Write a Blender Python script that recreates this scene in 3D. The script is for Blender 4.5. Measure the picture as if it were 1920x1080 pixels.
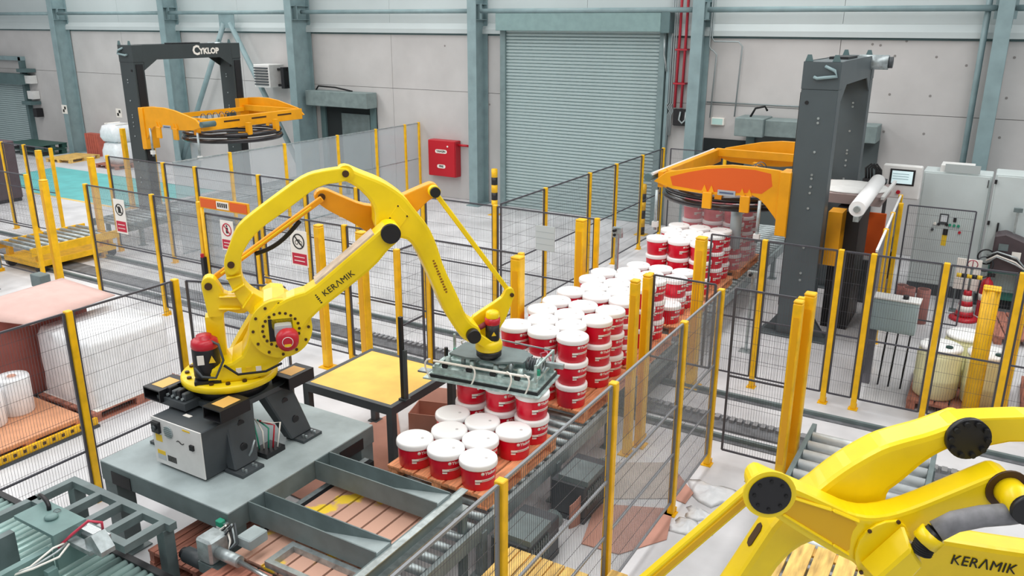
import bpy, bmesh, math, random
from mathutils import Vector, Matrix
random.seed(7)
scene = bpy.context.scene
for o in list(bpy.data.objects):
    bpy.data.objects.remove(o, do_unlink=True)
C = scene.collection
PI = math.pi

# ------------------------------------------------------------------ camera, light, exposure
FPX = 1548.4                        # focal length in pixels of the 1920x1080 frame
CAM = Vector((0.0, 0.0, 5.0))
YAW, PITCH, ROLL = math.radians(-30.62), math.radians(17.73), math.radians(-0.18)
def cam_axes():
    cy, sy, cp, sp, cr, sr = math.cos(YAW), math.sin(YAW), math.cos(PITCH), math.sin(PITCH), math.cos(ROLL), math.sin(ROLL)
    f = Vector((sy*cp, cy*cp, -sp)); r = Vector((cy, -sy, 0)); d = f.cross(r)
    return cr*r + sr*d, -sr*r + cr*d, f
RIGHT, DOWN, FWD = cam_axes()
cd = bpy.data.cameras.new('camera'); cam = bpy.data.objects.new('camera', cd); C.objects.link(cam)
cam.matrix_world = Matrix(((RIGHT.x, -DOWN.x, -FWD.x, CAM.x), (RIGHT.y, -DOWN.y, -FWD.y, CAM.y), (RIGHT.z, -DOWN.z, -FWD.z, CAM.z), (0, 0, 0, 1)))
cd.sensor_width = 36.0; cd.lens = FPX/1920*36.0; cd.clip_end = 200
scene.camera = cam

w = bpy.data.worlds.new('daylight'); scene.world = w; w.use_nodes = True
wn = w.node_tree.nodes
wn['Background'].inputs[0].default_value = (0.93, 0.97, 1.0, 1)
wn['Background'].inputs[1].default_value = 0.34

def area(name, loc, size, sizey, power, rot=(0, 0, 0), col=(1, .985, .96)):
    ld = bpy.data.lights.new(name, 'AREA'); ld.shape = 'RECTANGLE'; ld.size = size; ld.size_y = sizey
    ld.energy = power; ld.color = col
    o = bpy.data.objects.new(name, ld); C.objects.link(o); o.location = loc; o.rotation_euler = rot
    return o
# rows of roof lights high above the hall
for i, x in enumerate((-29, -21, -13, -5, 3)):
    area('roof_light', (x, 9.5, 9.5), 2.6, 26, 1080)

vs = scene.view_settings
vs.view_transform = 'Standard'; vs.look = 'None'; vs.gamma = 1.0; vs.exposure = 0.0
vs.use_curve_mapping = False
scene.display_settings.display_device = 'sRGB'

# ------------------------------------------------------------------ pixel helpers (a pixel gives a direction only)
def ray(u, v):
    return RIGHT*((u-960)/FPX) + DOWN*((v-540)/FPX) + FWD
def on_z(u, v, z=0.0):
    d = ray(u, v); return CAM + d*((z-CAM.z)/d.z)
def on_y(u, v, y):
    d = ray(u, v); return CAM + d*((y-CAM.y)/d.y)
def on_x(u, v, x):
    d = ray(u, v); return CAM + d*((x-CAM.x)/d.x)

# ------------------------------------------------------------------ materials
def lin(c):
    out = []
    for v in c[:3]:
        v = v/255.0
        out.append(v/12.92 if v <= .04045 else ((v+.055)/1.055)**2.4)
    return (out[0], out[1], out[2], 1.0)
MATS = {}
def mat(name, rgb, rough=.5, metal=0.0, var=0.0, scale=6.0, bump=0.0, bscale=40.0, spec=.5, rgb2=None, thresh=None, emit=0.0, coat=0.0, stretch=None, trans=0.0, world=False):
    if name in MATS: return MATS[name]
    m = bpy.data.materials.new(name); m.use_nodes = True; MATS[name] = m
    nt = m.node_tree; b = nt.nodes['Principled BSDF']
    b.inputs['Base Color'].default_value = lin(rgb); b.inputs['Roughness'].default_value = rough
    b.inputs['Metallic'].default_value = metal; b.inputs['Specular IOR Level'].default_value = spec
    if coat: b.inputs['Coat Weight'].default_value = coat
    if emit:
        b.inputs['Emission Color'].default_value = lin(rgb); b.inputs['Emission Strength'].default_value = emit
    tc = None
    if var or rgb2 or bump:
        tc = nt.nodes.new('ShaderNodeTexCoord'); mp = nt.nodes.new('ShaderNodeMapping')
        if world:
            gp = nt.nodes.new('ShaderNodeNewGeometry'); nt.links.new(gp.outputs['Position'], mp.inputs['Vector'])
        else: nt.links.new(tc.outputs['Object'], mp.inputs['Vector'])
        if stretch: mp.inputs['Scale'].default_value = stretch
    if var or rgb2:
        nz = nt.nodes.new('ShaderNodeTexNoise'); nz.inputs['Scale'].default_value = scale; nz.inputs['Detail'].default_value = 5
        nt.links.new(mp.outputs[0], nz.inputs['Vector'])
        rp = nt.nodes.new('ShaderNodeValToRGB')
        c1 = lin(rgb); c2 = lin(rgb2) if rgb2 else tuple(min(1, x*(1-var)) for x in c1[:3])+(1,)
        c0 = c1 if rgb2 else tuple(min(1, x*(1+var*.6)) for x in c1[:3])+(1,)
        lo, hi = thresh or (.35, .68)
        rp.color_ramp.elements[0].position = lo; rp.color_ramp.elements[0].color = c0
        rp.color_ramp.elements[1].position = hi; rp.color_ramp.elements[1].color = c2
        nt.links.new(nz.outputs['Fac'], rp.inputs['Fac']); nt.links.new(rp.outputs['Color'], b.inputs['Base Color'])
    if bump:
        nb = nt.nodes.new('ShaderNodeTexNoise'); nb.inputs['Scale'].default_value = bscale; nb.inputs['Detail'].default_value = 3
        bp = nt.nodes.new('ShaderNodeBump'); bp.inputs['Strength'].default_value = bump; bp.inputs['Distance'].default_value = .02
        nt.links.new(mp.outputs[0], nb.inputs['Vector']); nt.links.new(nb.outputs['Fac'], bp.inputs['Height'])
        nt.links.new(bp.outputs[0], b.inputs['Normal'])
    if trans:
        tb = nt.nodes.new('ShaderNodeBsdfTransparent'); mx = nt.nodes.new('ShaderNodeMixShader'); mx.inputs[0].default_value = trans
        out = nt.nodes['Material Output']
        nt.links.new(b.outputs[0], mx.inputs[1]); nt.links.new(tb.outputs[0], mx.inputs[2]); nt.links.new(mx.outputs[0], out.inputs['Surface'])
    return m
YEL = mat('robot_yellow', (250, 216, 2), .38, var=.10, scale=3, coat=.15)
YELD = mat('robot_yellow_dusty', (214, 196, 176), .7, var=.2, scale=9)
POST = mat('fence_yellow', (246, 190, 12), .45, var=.15, scale=7)
DARK = mat('frame_dark_grey', (74, 74, 82), .5, var=.15)
WIRE = mat('mesh_wire', (80, 80, 86), .5)
BLACK = mat('black_plastic', (24, 24, 28), .45)
RUB = mat('rubber_black', (20, 20, 22), .7)
GREYM = mat('machine_grey', (106, 120, 121), .5, var=.18, scale=5)
GREYD = mat('machine_dark_grey', (66, 72, 76), .5, var=.15, scale=4)
MAST = mat('mast_grey', (78, 88, 92), .45, var=.08, scale=2)
PLAT = mat('platform_grey', (160, 173, 175), .5, var=.2, scale=3, bump=.05)
GALV = mat('galvanised_steel', (172, 182, 184), .38, metal=.55, var=.25, scale=14)
STEEL = mat('bright_steel', (205, 210, 212), .25, metal=.9)
TEALST = mat('teal_steel', (134, 157, 161), .45, var=.12, scale=3)
TEALD = mat('teal_steel_dark', (88, 112, 114), .5, var=.12, scale=3)
ALU = mat('gripper_aluminium', (184, 204, 202), .35, metal=.3, var=.3, scale=18)
RED = mat('pail_red', (226, 16, 50), .3)
WHITE = mat('lid_white', (250, 250, 250), .4)
OFFW = mat('off_white', (226, 226, 224), .5, var=.06)
MRED = mat('motor_red', (190, 30, 48), .35)
ORG = mat('arm_orange', (242, 166, 10), .42, var=.14, scale=2)
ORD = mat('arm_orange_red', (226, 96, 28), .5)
WOOD = mat('pallet_wood', (232, 160, 114), .75, var=.3, scale=7, stretch=(6, .7, 3), bump=.15, world=True)
WOODB = mat('pallet_wood_brown', (172, 112, 94), .8, var=.35, scale=6, stretch=(6, .7, 3), bump=.15, world=True)
WOODY = mat('pallet_wood_yellow', (240, 194, 112), .75, var=.4, scale=5, stretch=(4, .7, 3), bump=.15, world=True)
CARD = mat('cardboard', (196, 148, 130), .85, var=.12, scale=3)
LABEL = mat('label_white', (244, 240, 232), .5)
TXTD = mat('lettering_black', (32, 30, 26), .5)
STKY = mat('sticker_yellow', (240, 200, 40), .5)
GREENP = mat('plastic_green', (40, 150, 120), .4)

# ------------------------------------------------------------------ mesh builder
class MB:
    def __init__(s, origin=(0, 0, 0)):
        s.bm = bmesh.new(); s.o = Vector(origin)
    def _v(s, p): return s.bm.verts.new(Vector(p)-s.o)
    def faces(s, pts, fs):
        vs_ = [s._v(p) for p in pts]
        for f in fs:
            try: s.bm.faces.new([vs_[i] for i in f])
            except ValueError: pass
        return vs_
    def hexa(s, p):      # 8 points: bottom ring 0-3, top ring 4-7
        s.faces(p, [(0, 3, 2, 1), (4, 5, 6, 7), (0, 1, 5, 4), (1, 2, 6, 5), (2, 3, 7, 6), (3, 0, 4, 7)]); return s
    def box(s, x0, x1, y0, y1, z0, z1):
        return s.hexa([(x0, y0, z0), (x1, y0, z0), (x1, y1, z0), (x0, y1, z0), (x0, y0, z1), (x1, y0, z1), (x1, y1, z1), (x0, y1, z1)])
    def cbox(s, c, d):
        return s.box(c[0]-d[0]/2, c[0]+d[0]/2, c[1]-d[1]/2, c[1]+d[1]/2, c[2]-d[2]/2, c[2]+d[2]/2)
    def bar(s, a, b, w, h=None, up=(0, 0, 1)):   # rectangular bar from a to b
        a, b = Vector(a), Vector(b); h = h or w; t = (b-a).normalized(); up = Vector(up)
        if abs(t.dot(up)) > .99: up = Vector((1, 0, 0))
        sx = t.cross(up).normalized()*(w/2); sz = sx.cross(t).normalized()*(h/2)
        return s.hexa([a-sx-sz, a+sx-sz, b+sx-sz, b-sx-sz, a-sx+sz, a+sx+sz, b+sx+sz, b-sx+sz])
    def cyl(s, a, b, r, n=16, r2=None, caps=True):
        a, b = Vector(a), Vector(b); r2 = r if r2 is None else r2; t = (b-a).normalized()
        up = Vector((0, 0, 1)) if abs(t.z) < .95 else Vector((1, 0, 0))
        x = t.cross(up).normalized(); y = t.cross(x)
        A = [s._v(a+(x*math.cos(i*2*PI/n)+y*math.sin(i*2*PI/n))*r) for i in range(n)]
        B = [s._v(b+(x*math.cos(i*2*PI/n)+y*math.sin(i*2*PI/n))*r2) for i in range(n)]
        for i in range(n):
            f = s.bm.faces.new((A[i], A[(i+1) % n], B[(i+1) % n], B[i])); f.smooth = n > 8
        if caps:
            s.bm.faces.new(A[::-1]); s.bm.faces.new(B)
        return s
    def tube(s, pts, r, n=8, caps=True):
        pts = [Vector(p) for p in pts]; rings = []; px = None
        for i, p in enumerate(pts):
            t = (pts[min(i+1, len(pts)-1)]-pts[max(i-1, 0)]).normalized()
            if px is None:
                up = Vector((0, 0, 1)) if abs(t.z) < .9 else Vector((1, 0, 0)); px = t.cross(up).normalized()
            px = (px-t*px.dot(t)).normalized(); py = t.cross(px)
            rr = r[i] if isinstance(r, (list, tuple)) else r
            rings.append([s._v(p+(px*math.cos(k*2*PI/n)+py*math.sin(k*2*PI/n))*rr) for k in range(n)])
        for a, b in zip(rings, rings[1:]):
            for k in range(n):
                f = s.bm.faces.new((a[k], a[(k+1) % n], b[(k+1) % n], b[k])); f.smooth = True
        if caps:
            s.bm.faces.new(rings[0][::-1]); s.bm.faces.new(rings[-1])
        return s
    def lathe(s, prof, c=(0, 0, 0), n=24, axis=None):    # prof: (r, z) pairs, about z (or given axis vector)
        c = Vector(c); ax = Vector(axis or (0, 0, 1)).normalized()
        up = Vector((0, 0, 1)) if abs(ax.z) < .95 else Vector((1, 0, 0))
        x = ax.cross(up).normalized(); y = ax.cross(x); rings = []
        for r, z in prof:
            if r < 1e-5: rings.append([s._v(c+ax*z)])
            else: rings.append([s._v(c+ax*z+(x*math.cos(k*2*PI/n)+y*math.sin(k*2*PI/n))*r) for k in range(n)])
        for a, b in zip(rings, rings[1:]):
            for k in range(n):
                q = [a[k % len(a)], a[(k+1) % len(a)], b[(k+1) % len(b)], b[k % len(b)]]
                q2 = []
                for v in q:
                    if v not in q2: q2.append(v)
                if len(q2) > 2:
                    try: f = s.bm.faces.new(q2); f.smooth = True
                    except ValueError: pass
        return s
    def prism(s, pts, off):      # polygon (3-D points) extruded by vector off
        off = Vector(off); A = [s._v(p) for p in pts]; B = [s._v(Vector(p)+off) for p in pts]; n = len(pts)
        s.bm.faces.new(A); s.bm.faces.new(B[::-1])
        for i in range(n): s.bm.faces.new((A[(i+1) % n], A[i], B[i], B[(i+1) % n]))
        return s
    def bevel(s, w, seg=2, ang=30):
        bmesh.ops.recalc_face_normals(s.bm, faces=s.bm.faces)
        es = [e for e in s.bm.edges if len(e.link_faces) == 2 and e.calc_face_angle(0) > math.radians(ang)]
        bmesh.ops.bevel(s.bm, geom=es, offset=w, segments=seg, affect='EDGES', profile=.6, clamp_overlap=True)
        return s
    def build(s, name, m, parent=None, smooth=None, kind=None):
        bmesh.ops.recalc_face_normals(s.bm, faces=s.bm.faces)
        me = bpy.data.meshes.new(name); s.bm.to_mesh(me); s.bm.free()
        if smooth:
            for p in me.polygons: p.use_smooth = True
        me.materials.append(m)
        return add(name, me, parent, kind)
def add(name, me, parent=None, kind=None, loc=None):
    o = bpy.data.objects.new(name, me); C.objects.link(o)
    if parent is not None: o.parent = parent
    if kind: o['kind'] = kind
    if loc is not None: o.location = loc
    return o
def tag(o, label, cat, group=None):
    o['label'] = label; o['category'] = cat
    if group: o['group'] = group
    return o
def thing(name, label, cat, loc=(0, 0, 0), rotz=0.0, group=None):
    o = bpy.data.objects.new(name, None); C.objects.link(o); o.location = loc; o.rotation_euler = (0, 0, rotz); o.empty_display_size = .1
    return tag(o, label, cat, group)
def dup(o, parent=None):
    c = o.copy(); C.objects.link(c); c.parent = parent
    for ch in list(o.children): dup(ch, c)
    return c
def text_mesh(body, size, name='lettering', depth=.002, align='CENTER', spacing=1.0, shear=0.0, bold=0.0):
    cu = bpy.data.curves.new(name, 'FONT'); cu.body = body; cu.size = size; cu.extrude = depth; cu.align_x = align; cu.align_y = 'CENTER'
    cu.space_character = spacing; cu.shear = shear; cu.offset = bold; cu.resolution_u = 2
    o = bpy.data.objects.new(name, cu); C.objects.link(o)
    dg = bpy.context.evaluated_depsgraph_get(); me = bpy.data.meshes.new_from_object(o.evaluated_get(dg))
    bpy.data.objects.remove(o, do_unlink=True)
    return me
def text(body, size, m, pos, xdir, ydir, parent=None, name='lettering', **k):
    me = text_mesh(body, size, name, **k); me.materials.clear(); me.materials.append(m)
    x = Vector(xdir).normalized(); y = Vector(ydir); y = (y-x*y.dot(x)).normalized(); z = x.cross(y)
    o = add(name, me, parent)
    o.matrix_local = Matrix(((x.x, y.x, z.x, pos[0]), (x.y, y.y, z.y, pos[1]), (x.z, y.z, z.z, pos[2]), (0, 0, 0, 1)))
    return o
# ------------------------------------------------------------------ the hall
YW = 20.2
def struct(name, mb, m, parent=None):
    o = mb.build(name, m, parent)
    if parent is None: o['kind'] = 'structure'
    return o
CONC = mat('concrete_wall', (198, 196, 195), .85, var=.07, scale=1.2, bump=.06, bscale=9)
FLOOR = mat('concrete_floor', (212, 212, 215), .5, var=.2, scale=1.1, bump=.03)
CLAD = mat('cladding_grey', (196, 206, 207), .5, var=.03, scale=1)
JOINT = mat('joint_dark', (120, 118, 118), .9)
HOLE = mat('tie_hole', (140, 136, 134), .9)
fl = MB().box(-60, 14, -6, 34, -.2, 0)
struct('floor', fl, FLOOR)
wb = struct('wall_back', MB().box(-60, 14, YW+.03, YW+.35, 0, 9), JOINT)
# precast concrete panels: joints stay open between them; the doors cut the row
COLX = [-32.1, -25.65, -19.45, -12.87, -6.58, -.38]
edges = [-45, -38.3] + [v for a, b in zip(COLX, COLX[1:]) for v in (a, (a+b)/2)] + [COLX[-1], 2.8, 6, 13]
for a, b in zip(edges, edges[1:]):
    for z0, z1 in ((0, 3.14), (3.14, 4.72)):
        MB().box(a+.006, b-.006, YW, YW+.05, z0+.006, z1-.006).build('wall_panel', CONC, wb)
for a, b in zip(edges, edges[1:]):
    MB().box(a+.004, b-.004, YW-.03, YW+.05, 5.02, 9).build('cladding_panel', CLAD, wb)
fb = MB().prism([(-60, YW-.12, 4.74), (-60, YW-.12, 4.86), (-60, YW-.02, 5.03), (-60, YW+.05, 5.03), (-60, YW+.05, 4.74)], (74, 0, 0))
fb.build('flashing', CLAD, wb)
fb = MB().box(-60, 14, YW-.02, YW+.05, 4.69, 4.74); fb.build('drip_edge', TEALD, wb)
# formwork tie holes of the right-hand bays
for u, v in [(1636, 83), (1651, 85), (1678, 105), (1756, 107), (1836, 108), (1902, 108), (1668, 177), (1744, 180), (1824, 183), (1887, 184), (1657, 247), (1732, 251), (1812, 255), (1874, 258), (1700, 77), (905, 97), (834, 86), (918, 196), (1812, 123)]:
    p = on_y(u, v, YW-.002)
    MB().cyl((p.x, YW-.004, p.z), (p.x, YW+.02, p.z), .028, 10).build('tie_hole', HOLE, wb)

# steel columns (I sections, web across the wall)
for i, x in enumerate(COLX):
    dpt = .8 if i == 2 else .6
    y0, y1 = YW-.05-dpt, YW-.04
    c = thing('steel_column', ['grey-teal steel column beside the small roller shutter', 'grey-teal steel column behind the dark wrapper gate with white lettering',
               'deep grey-teal steel column beside the wall heater', 'grey-teal steel column between red fire cabinet and big roller shutter',
               'grey-teal steel column beside the red pipes', 'grey-teal steel column behind the pale switch cabinets'][i], 'column', (x, (y0+y1)/2, 0))
    o = (x, (y0+y1)/2, 0)
    MB(o).box(x-.14, x+.14, y0, y0+.03, 0, 8.2).build('flange', TEALST, c)
    MB(o).box(x-.14, x+.14, y1-.03, y1, 0, 8.2).build('flange', TEALST, c)
    MB(o).box(x-.01, x+.01, y0+.03, y1-.03, 0, 8.2).build('web', TEALST, c)
    MB(o).box(x-.2, x+.2, y0-.08, y1, 0, .03).build('base_plate', TEALST, c)
    for z in (5.1, 5.5):
        MB(o).box(x+.01, x+.135, y0+.03, y1-.03, z, z+.015).build('stiffener', TEALST, c)
    MB(o).box(x+.012, x+.2, y0+.2, y0+.215, 5.12, 5.52).build('gusset_plate', TEALST, c)
    MB(o).box(x-.2, x-.012, y0+.2, y0+.215, 5.12, 5.52).build('gusset_plate', TEALST, c)
# wall tubes between the columns
PIPEY = 19.78
for i, (a, b) in enumerate(zip([-38.3]+COLX, COLX+[6])):
    t = tag(MB((a, PIPEY, 5.33)).cyl((a+.16, PIPEY, 5.33), (b-.16, PIPEY, 5.33), .062, 14).build('wall_tube', TEALST), ['round teal steel wall tube over the small shutter', 'round teal steel wall tube over the white wrapped bags', 'round teal steel wall tube carrying the diagonal braces',
        'round teal steel wall tube over the half-open dock door', 'round teal steel wall tube above the big shutter hood', 'round teal steel wall tube over the tall mast and its wall', 'round teal steel wall tube beyond the switch cabinets'][i], 'tube')
    t.location = (a, PIPEY, 5.33)
# diagonal braces
g = on_y(425, 40, PIPEY)
br = thing('wall_brace', 'pair of slanting teal brace tubes meeting at a gusset under the wall tube', 'brace', (g.x, PIPEY, 0))
o = (g.x, PIPEY, 0)
MB(o).box(g.x-.36, g.x+.36, PIPEY-.012, PIPEY+.012, 4.85, 5.36).build('gusset_plate', TEALST, br)
def brace_foot(u, v):
    q = on_y(u, v, PIPEY); a = Vector((g.x + (.14 if q.x > g.x else -.14), PIPEY, 5.0)); d = q-a; return a, a+d*((a.z-.1)/-d.z)
for uv in ((372, 200), (505, 195)):
    a, b = brace_foot(*uv); MB(o).cyl(a, b, .085, 16).build('brace_tube', TEALST, br)

# ---- big roller shutter
SH = mat('shutter_slat', (176, 194, 195), .38, metal=.25, var=.1, scale=1.5, stretch=(.3, 1, 3))
x0, x1 = -12.1, -7.62
d1 = thing('door_1', 'tall closed roller shutter door with box hood', 'door', ((x0+x1)/2, YW-.1, 0)); d1['kind'] = 'structure'
o = ((x0+x1)/2, YW-.1, 0)
n = 56; pit = 4.86/n
me = None
for i in range(n):
    z = i*pit
    if me is None:
        mb = MB((0, 0, 0)); prof = [(0, -.02), (.02, -.045), (.06, -.05), (pit-.016, -.03), (pit-.004, -.004), (pit-.004, 0), (0, 0)]
        mb.prism([(x0-o[0], y, zz) for zz, y in prof], (x1-x0, 0, 0)); s = mb.build('slat', SH, d1); me = s.data
    else: s = add('slat', me, d1)
    s.location = (0, 0, z)
GUI = mat('shutter_guide', (120, 140, 142), .45, var=.1)
MB(o).box(x0-.13, x0+.03, YW-.22, YW-.0, 0, 4.86).build('guide', GUI, d1)
MB(o).box(x1-.03, x1+.13, YW-.22, YW-.0, 0, 4.86).build('guide', GUI, d1)
MB(o).box(x1+.16, x1+.24, YW-.16, YW-.0, 0, 4.86).build('guide_cover', TEALST, d1)
MB(o).box(-12.23, -7.56, YW-.46, YW-.13, 4.83, 5.27).bevel(.01, 1).build('hood', mat('hood_teal', (128, 156, 156), .45, var=.08), d1)
MB(o).box(-7.56, -7.33, YW-.46, YW-.13, 4.80, 5.29).bevel(.01, 1).build('drive_cover', TEALD, d1)
MB(o).tube([(-7.5, YW-.3, 4.8), (-7.5, YW-.26, 4.3), (-7.45, YW-.26, 4.1), (-7.44, YW-.2, 3.9)], .02).build('chain_guide', GALV, d1)

# ---- small roller shutter at the far left
d2 = thing('door_2', 'low roller shutter with teal hood', 'door', (-38, YW-.1, 0)); d2['kind'] = 'structure'
o = (-38, YW-.1, 0)
for i in range(30):
    z = i*.088
    if i == 0:
        mb = MB(); mb.prism([(-2.6, y, zz) for zz, y in [(0, -.02), (.02, -.04), (.07, -.03), (.083, -.004), (.083, 0), (0, 0)]], (5.0, 0, 0)); s = mb.build('slat', SH, d2); me = s.data
    else: s = add('slat', me, d2)
    s.location = (0, 0, z)
MB(o).box(-41, -35.15, YW-.5, YW-.12, 2.56, 2.98).build('hood', TEALD, d2)
MB(o).box(-35.6, -35.42, YW-.2, YW, 0, 3.64).build('guide', TEALD, d2)
MB(o).box(-41, -35.4, YW-.2, YW, 3.5, 3.66).build('lintel', TEALST, d2)
for z in (3.05, 1.75):
    MB(o).box(-35.4, -34.75, YW-.45, YW-.02, z, z+.14).build('bracket', TEALD, d2)
for z in (2.6, 1.98):
    MB(o).box(-35.15, -34.75, YW-.3, YW-.02, z, z+.32).build('motor_box', OFFW, d2)
MB(o).box(-34.95, -34.7, YW-.3, YW-.02, 1.25, 1.6).build('motor_box', BLACK, d2)

# ---- half-height dock door (middle) and the one behind the right wrapper
DOCK = mat('dock_hood', (126, 142, 142), .55, var=.15)
BLK = mat('door_gap_dark', (38, 44, 46), .9)
d3 = thing('door_3', 'dock door with grey hood, dark gap below', 'door', (-18, YW-.1, 0)); d3['kind'] = 'structure'
o = (-18, YW-.1, 0)
MB(o).box(-19.25, -16.75, YW-.55, YW-.06, 2.53, 2.99).bevel(.012, 1).build('hood', DOCK, d3)
MB(o).box(-18.95, -16.8, YW-.05, YW-.02, 0, 2.55).build('curtain', BLK, d3)
MB(o).box(-17.0, -16.8, YW-.12, YW-.02, 0, 2.6).build('guide', TEALD, d3)
MB(o).box(-19.05, -18.85, YW-.12, YW-.02, 0, 2.6).build('guide', TEALD, d3)
MB(o).box(-18.2, -17.05, YW-.09, YW-.05, .3, 2.3).build('panel', GREYM, d3)
MB(o).tube([(-19.1, YW-.2, 2.99), (-18.9, YW-.3, 3.12), (-18.2, YW-.3, 3.1), (-17.6, YW-.2, 3.0)], .025).build('cable', RUB, d3)
d4 = thing('door_4', 'dock door with stepped grey hood', 'door', (-4.8, YW-.1, 0)); d4['kind'] = 'structure'
o = (-4.8, YW-.1, 0)
MB(o).box(-5.46, -4.8, YW-.85, YW-.05, 2.53, 2.95).bevel(.012, 1).build('motor_cover', DOCK, d4)
MB(o).box(-4.8, -2.4, YW-.72, YW-.05, 2.55, 2.92).bevel(.012, 1).build('hood', DOCK, d4)
MB(o).box(-5.3, -2.4, YW-.1, YW-.03, 0, 2.6).build('curtain', mat('dock_curtain', (86, 96, 98), .6), d4)
MB(o).box(-5.35, -5.15, YW-.16, YW-.02, 0, 2.6).build('guide', TEALD, d4)
MB(o).box(-6.42, -5.36, YW-.06, YW-.02, 0, 2.33).build('dark_opening', BLK, d4)
MB(o).tube([(-5.2, YW-.5, 2.95), (-5.1, YW-.5, 3.15), (-4.9, YW-.45, 3.2), (-4.85, YW-.4, 3.1)], .025).build('cable', RUB, d4)

# ---- wall fittings
c = thing('fire_cabinet', 'red metal fire hose cabinet with white lettering on the wall', 'cabinet', (-14.2, YW-.02, .68))
o = (-14.2, YW-.02, .68)
FIRE = mat('fire_red', (190, 22, 40), .4)
MB(o).box(-14.7, -13.72, YW-.28, YW-.001, .68, 1.74).bevel(.015, 1).build('body', FIRE, c)
MB(o).box(-14.68, -13.74, YW-.3, YW-.28, .7, 1.72).build('door', FIRE, c)
def pill(mb, cx, cz, wd, h, y):
    pts = []
    for s in (1, -1):
        for k in range(7):
            a = -PI/2 + k*PI/6
            pts.append((cx+s*(wd/2-h/2+h/2*math.cos(a)), y, cz+s*h/2*math.sin(a)))
    mb.prism(pts, (0, .006, 0))
for (cz, wd, t) in ((1.42, .42, 'YANGIN'), (.98, .3, 'FIRE')):
    mb = MB(o); pill(mb, -14.22, cz, wd, .11, YW-.307); mb.build('text_plate', LABEL, c)
    text(t, .085, TXTD, (-14.22-o[0], -.288, cz-.68), (1, 0, 0), (0, 0, 1), c, bold=.003)
MB(o).cyl((-13.98, YW-.32, 1.58), (-13.98, YW-.29, 1.58), .025, 10).build('lock', LABEL, c)
MB(o).cyl((-13.75, YW-.12, 1.62), (-13.35, YW-.12, 1.62), .035, 10).build('water_pipe', FIRE, c)

h = thing('wall_heater', 'white louvred air heater hung on the wall', 'heater', (-20.7, YW-.3, 3.0))
o = (-20.7, YW-.3, 3.0)
MB(o).box(-21.25, -20.55, YW-.75, YW-.1, 3.02, 3.74).bevel(.015, 1).build('housing', OFFW, h)
for k in range(7): MB(o).box(-21.2, -20.6, YW-.79, YW-.75, 3.1+k*.085, 3.14+k*.085).build('louvre', GREYD, h)
MB(o).box(-20.55, -20.1, YW-.4, YW-.3, 3.05, 3.12).build('bracket', BLACK, h)
MB(o).box(-20.25, -20.12, YW-.55, YW-.02, 3.0, 3.66).build('bracket', BLACK, h)
MB(o).box(-20.55, -20.1, YW-.4, YW-.3, 3.55, 3.62).build('bracket', BLACK, h)
sb = thing('wall_sign', 'small pale illuminated sign box on the wall under a conduit', 'sign', (-6.1, YW-.05, 2.66))
MB((-6.1, YW-.05, 2.66)).box(-6.26, -5.94, YW-.1, YW-.001, 2.66, 2.84).bevel(.01, 1).build('housing', LABEL, sb)
MB((-6.1, YW-.05, 2.66)).box(-6.23, -5.97, YW-.105, YW-.1, 2.68, 2.82).build('diffuser', mat('sign_face', (196, 232, 226), .3), sb)
for u, v, xx, yy, lab in ((121, 205, COLX[0]-.0, YW-.66, 'white survey target with two black squares on the column'), (223, 212, None, YW-.006, 'white survey target with two black squares on the concrete wall')):
    p = on_y(u, v, yy)
    t = thing('survey_target', lab, 'target', (p.x, yy, p.z))
    MB().box(-.17, .17, -.004, .004, -.17, .17).build('plate', LABEL, t)
    MB().box(0, .11, -.008, -.004, 0, .11).build('mark', TXTD, t)
    MB().box(-.11, 0, -.008, -.004, -.11, 0).build('mark', TXTD, t)

# conduits and red pipes between shutter and column
PIPER = mat('pipe_red', (176, 40, 56), .45)
CONDT = mat('conduit_grey', (150, 160, 162), .4, metal=.3)
def pipe(name, pts, r, m, label, cat='pipe', group=None):
    p0 = pts[0]
    return tag_at(MB(p0).tube(pts, r, 8).build(name, m), p0, label, cat, group)
def tag_at(ob, loc, label, cat, group=None):
    ob.location = loc; return tag(ob, label, cat, group)
yy = YW-.18
for k, u in enumerate((1273, 1285)):
    a = on_y(u+6, 0, yy); b = on_y(u-8 if k == 0 else u-8, 200, yy)
    pipe('red_pipe', [(a.x, yy, 8), (a.x, yy, 5), (b.x, yy, 3.04)], .035, PIPER, 'red pipe running down beside the steel column', group='red pipes by the column')
for z in (4.4, 3.6):
    a = on_y(1274, 100, yy); tag_at(MB((a.x, yy, z)).box(a.x-.1, a.x+.2, yy-.05, YW-.001, z, z+.04).build('pipe_bracket', PIPER), (a.x, yy, z), 'small red bracket holding the red pipes', 'bracket', 'red pipe brackets')
for k, u in enumerate((1258, 1262, 1266)):
    a = on_y(u+1, 60, yy); b = on_y(u-4, 190, yy); e = on_y(1252+k*3, 212, yy)
    pipe('conduit', [(a.x, yy, 8), (b.x, yy, 3.15), (b.x-.05, yy, 3.08), (e.x+.05, yy, 2.95), (e.x, yy, 2.85), (e.x, yy, 1.95 if k == 0 else 2.35)], .018, CONDT, 'thin grey conduit bending beside the big shutter', 'conduit', 'conduits by the big shutter')
a = on_y(1352, 76, yy)
for k, (u, ue, zb) in enumerate(((1332, 1343, 2.84), (1336, 1390, 2.9))):
    a = on_y(u, 60, yy); e = on_y(ue, 110, yy); zt = 4.42 if k == 0 else 4.62
    pipe('conduit', [(a.x, yy, 8), (a.x, yy, zt+.08), (a.x+.06, yy, zt), (e.x-.1, yy, zt), (e.x, yy, zt-.1), (e.x-.05, yy, zb)], .018, CONDT, ['thin grey conduit running to the small pale sign box', 'thin grey conduit running to the stepped dock hood'][k], 'conduit')
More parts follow.
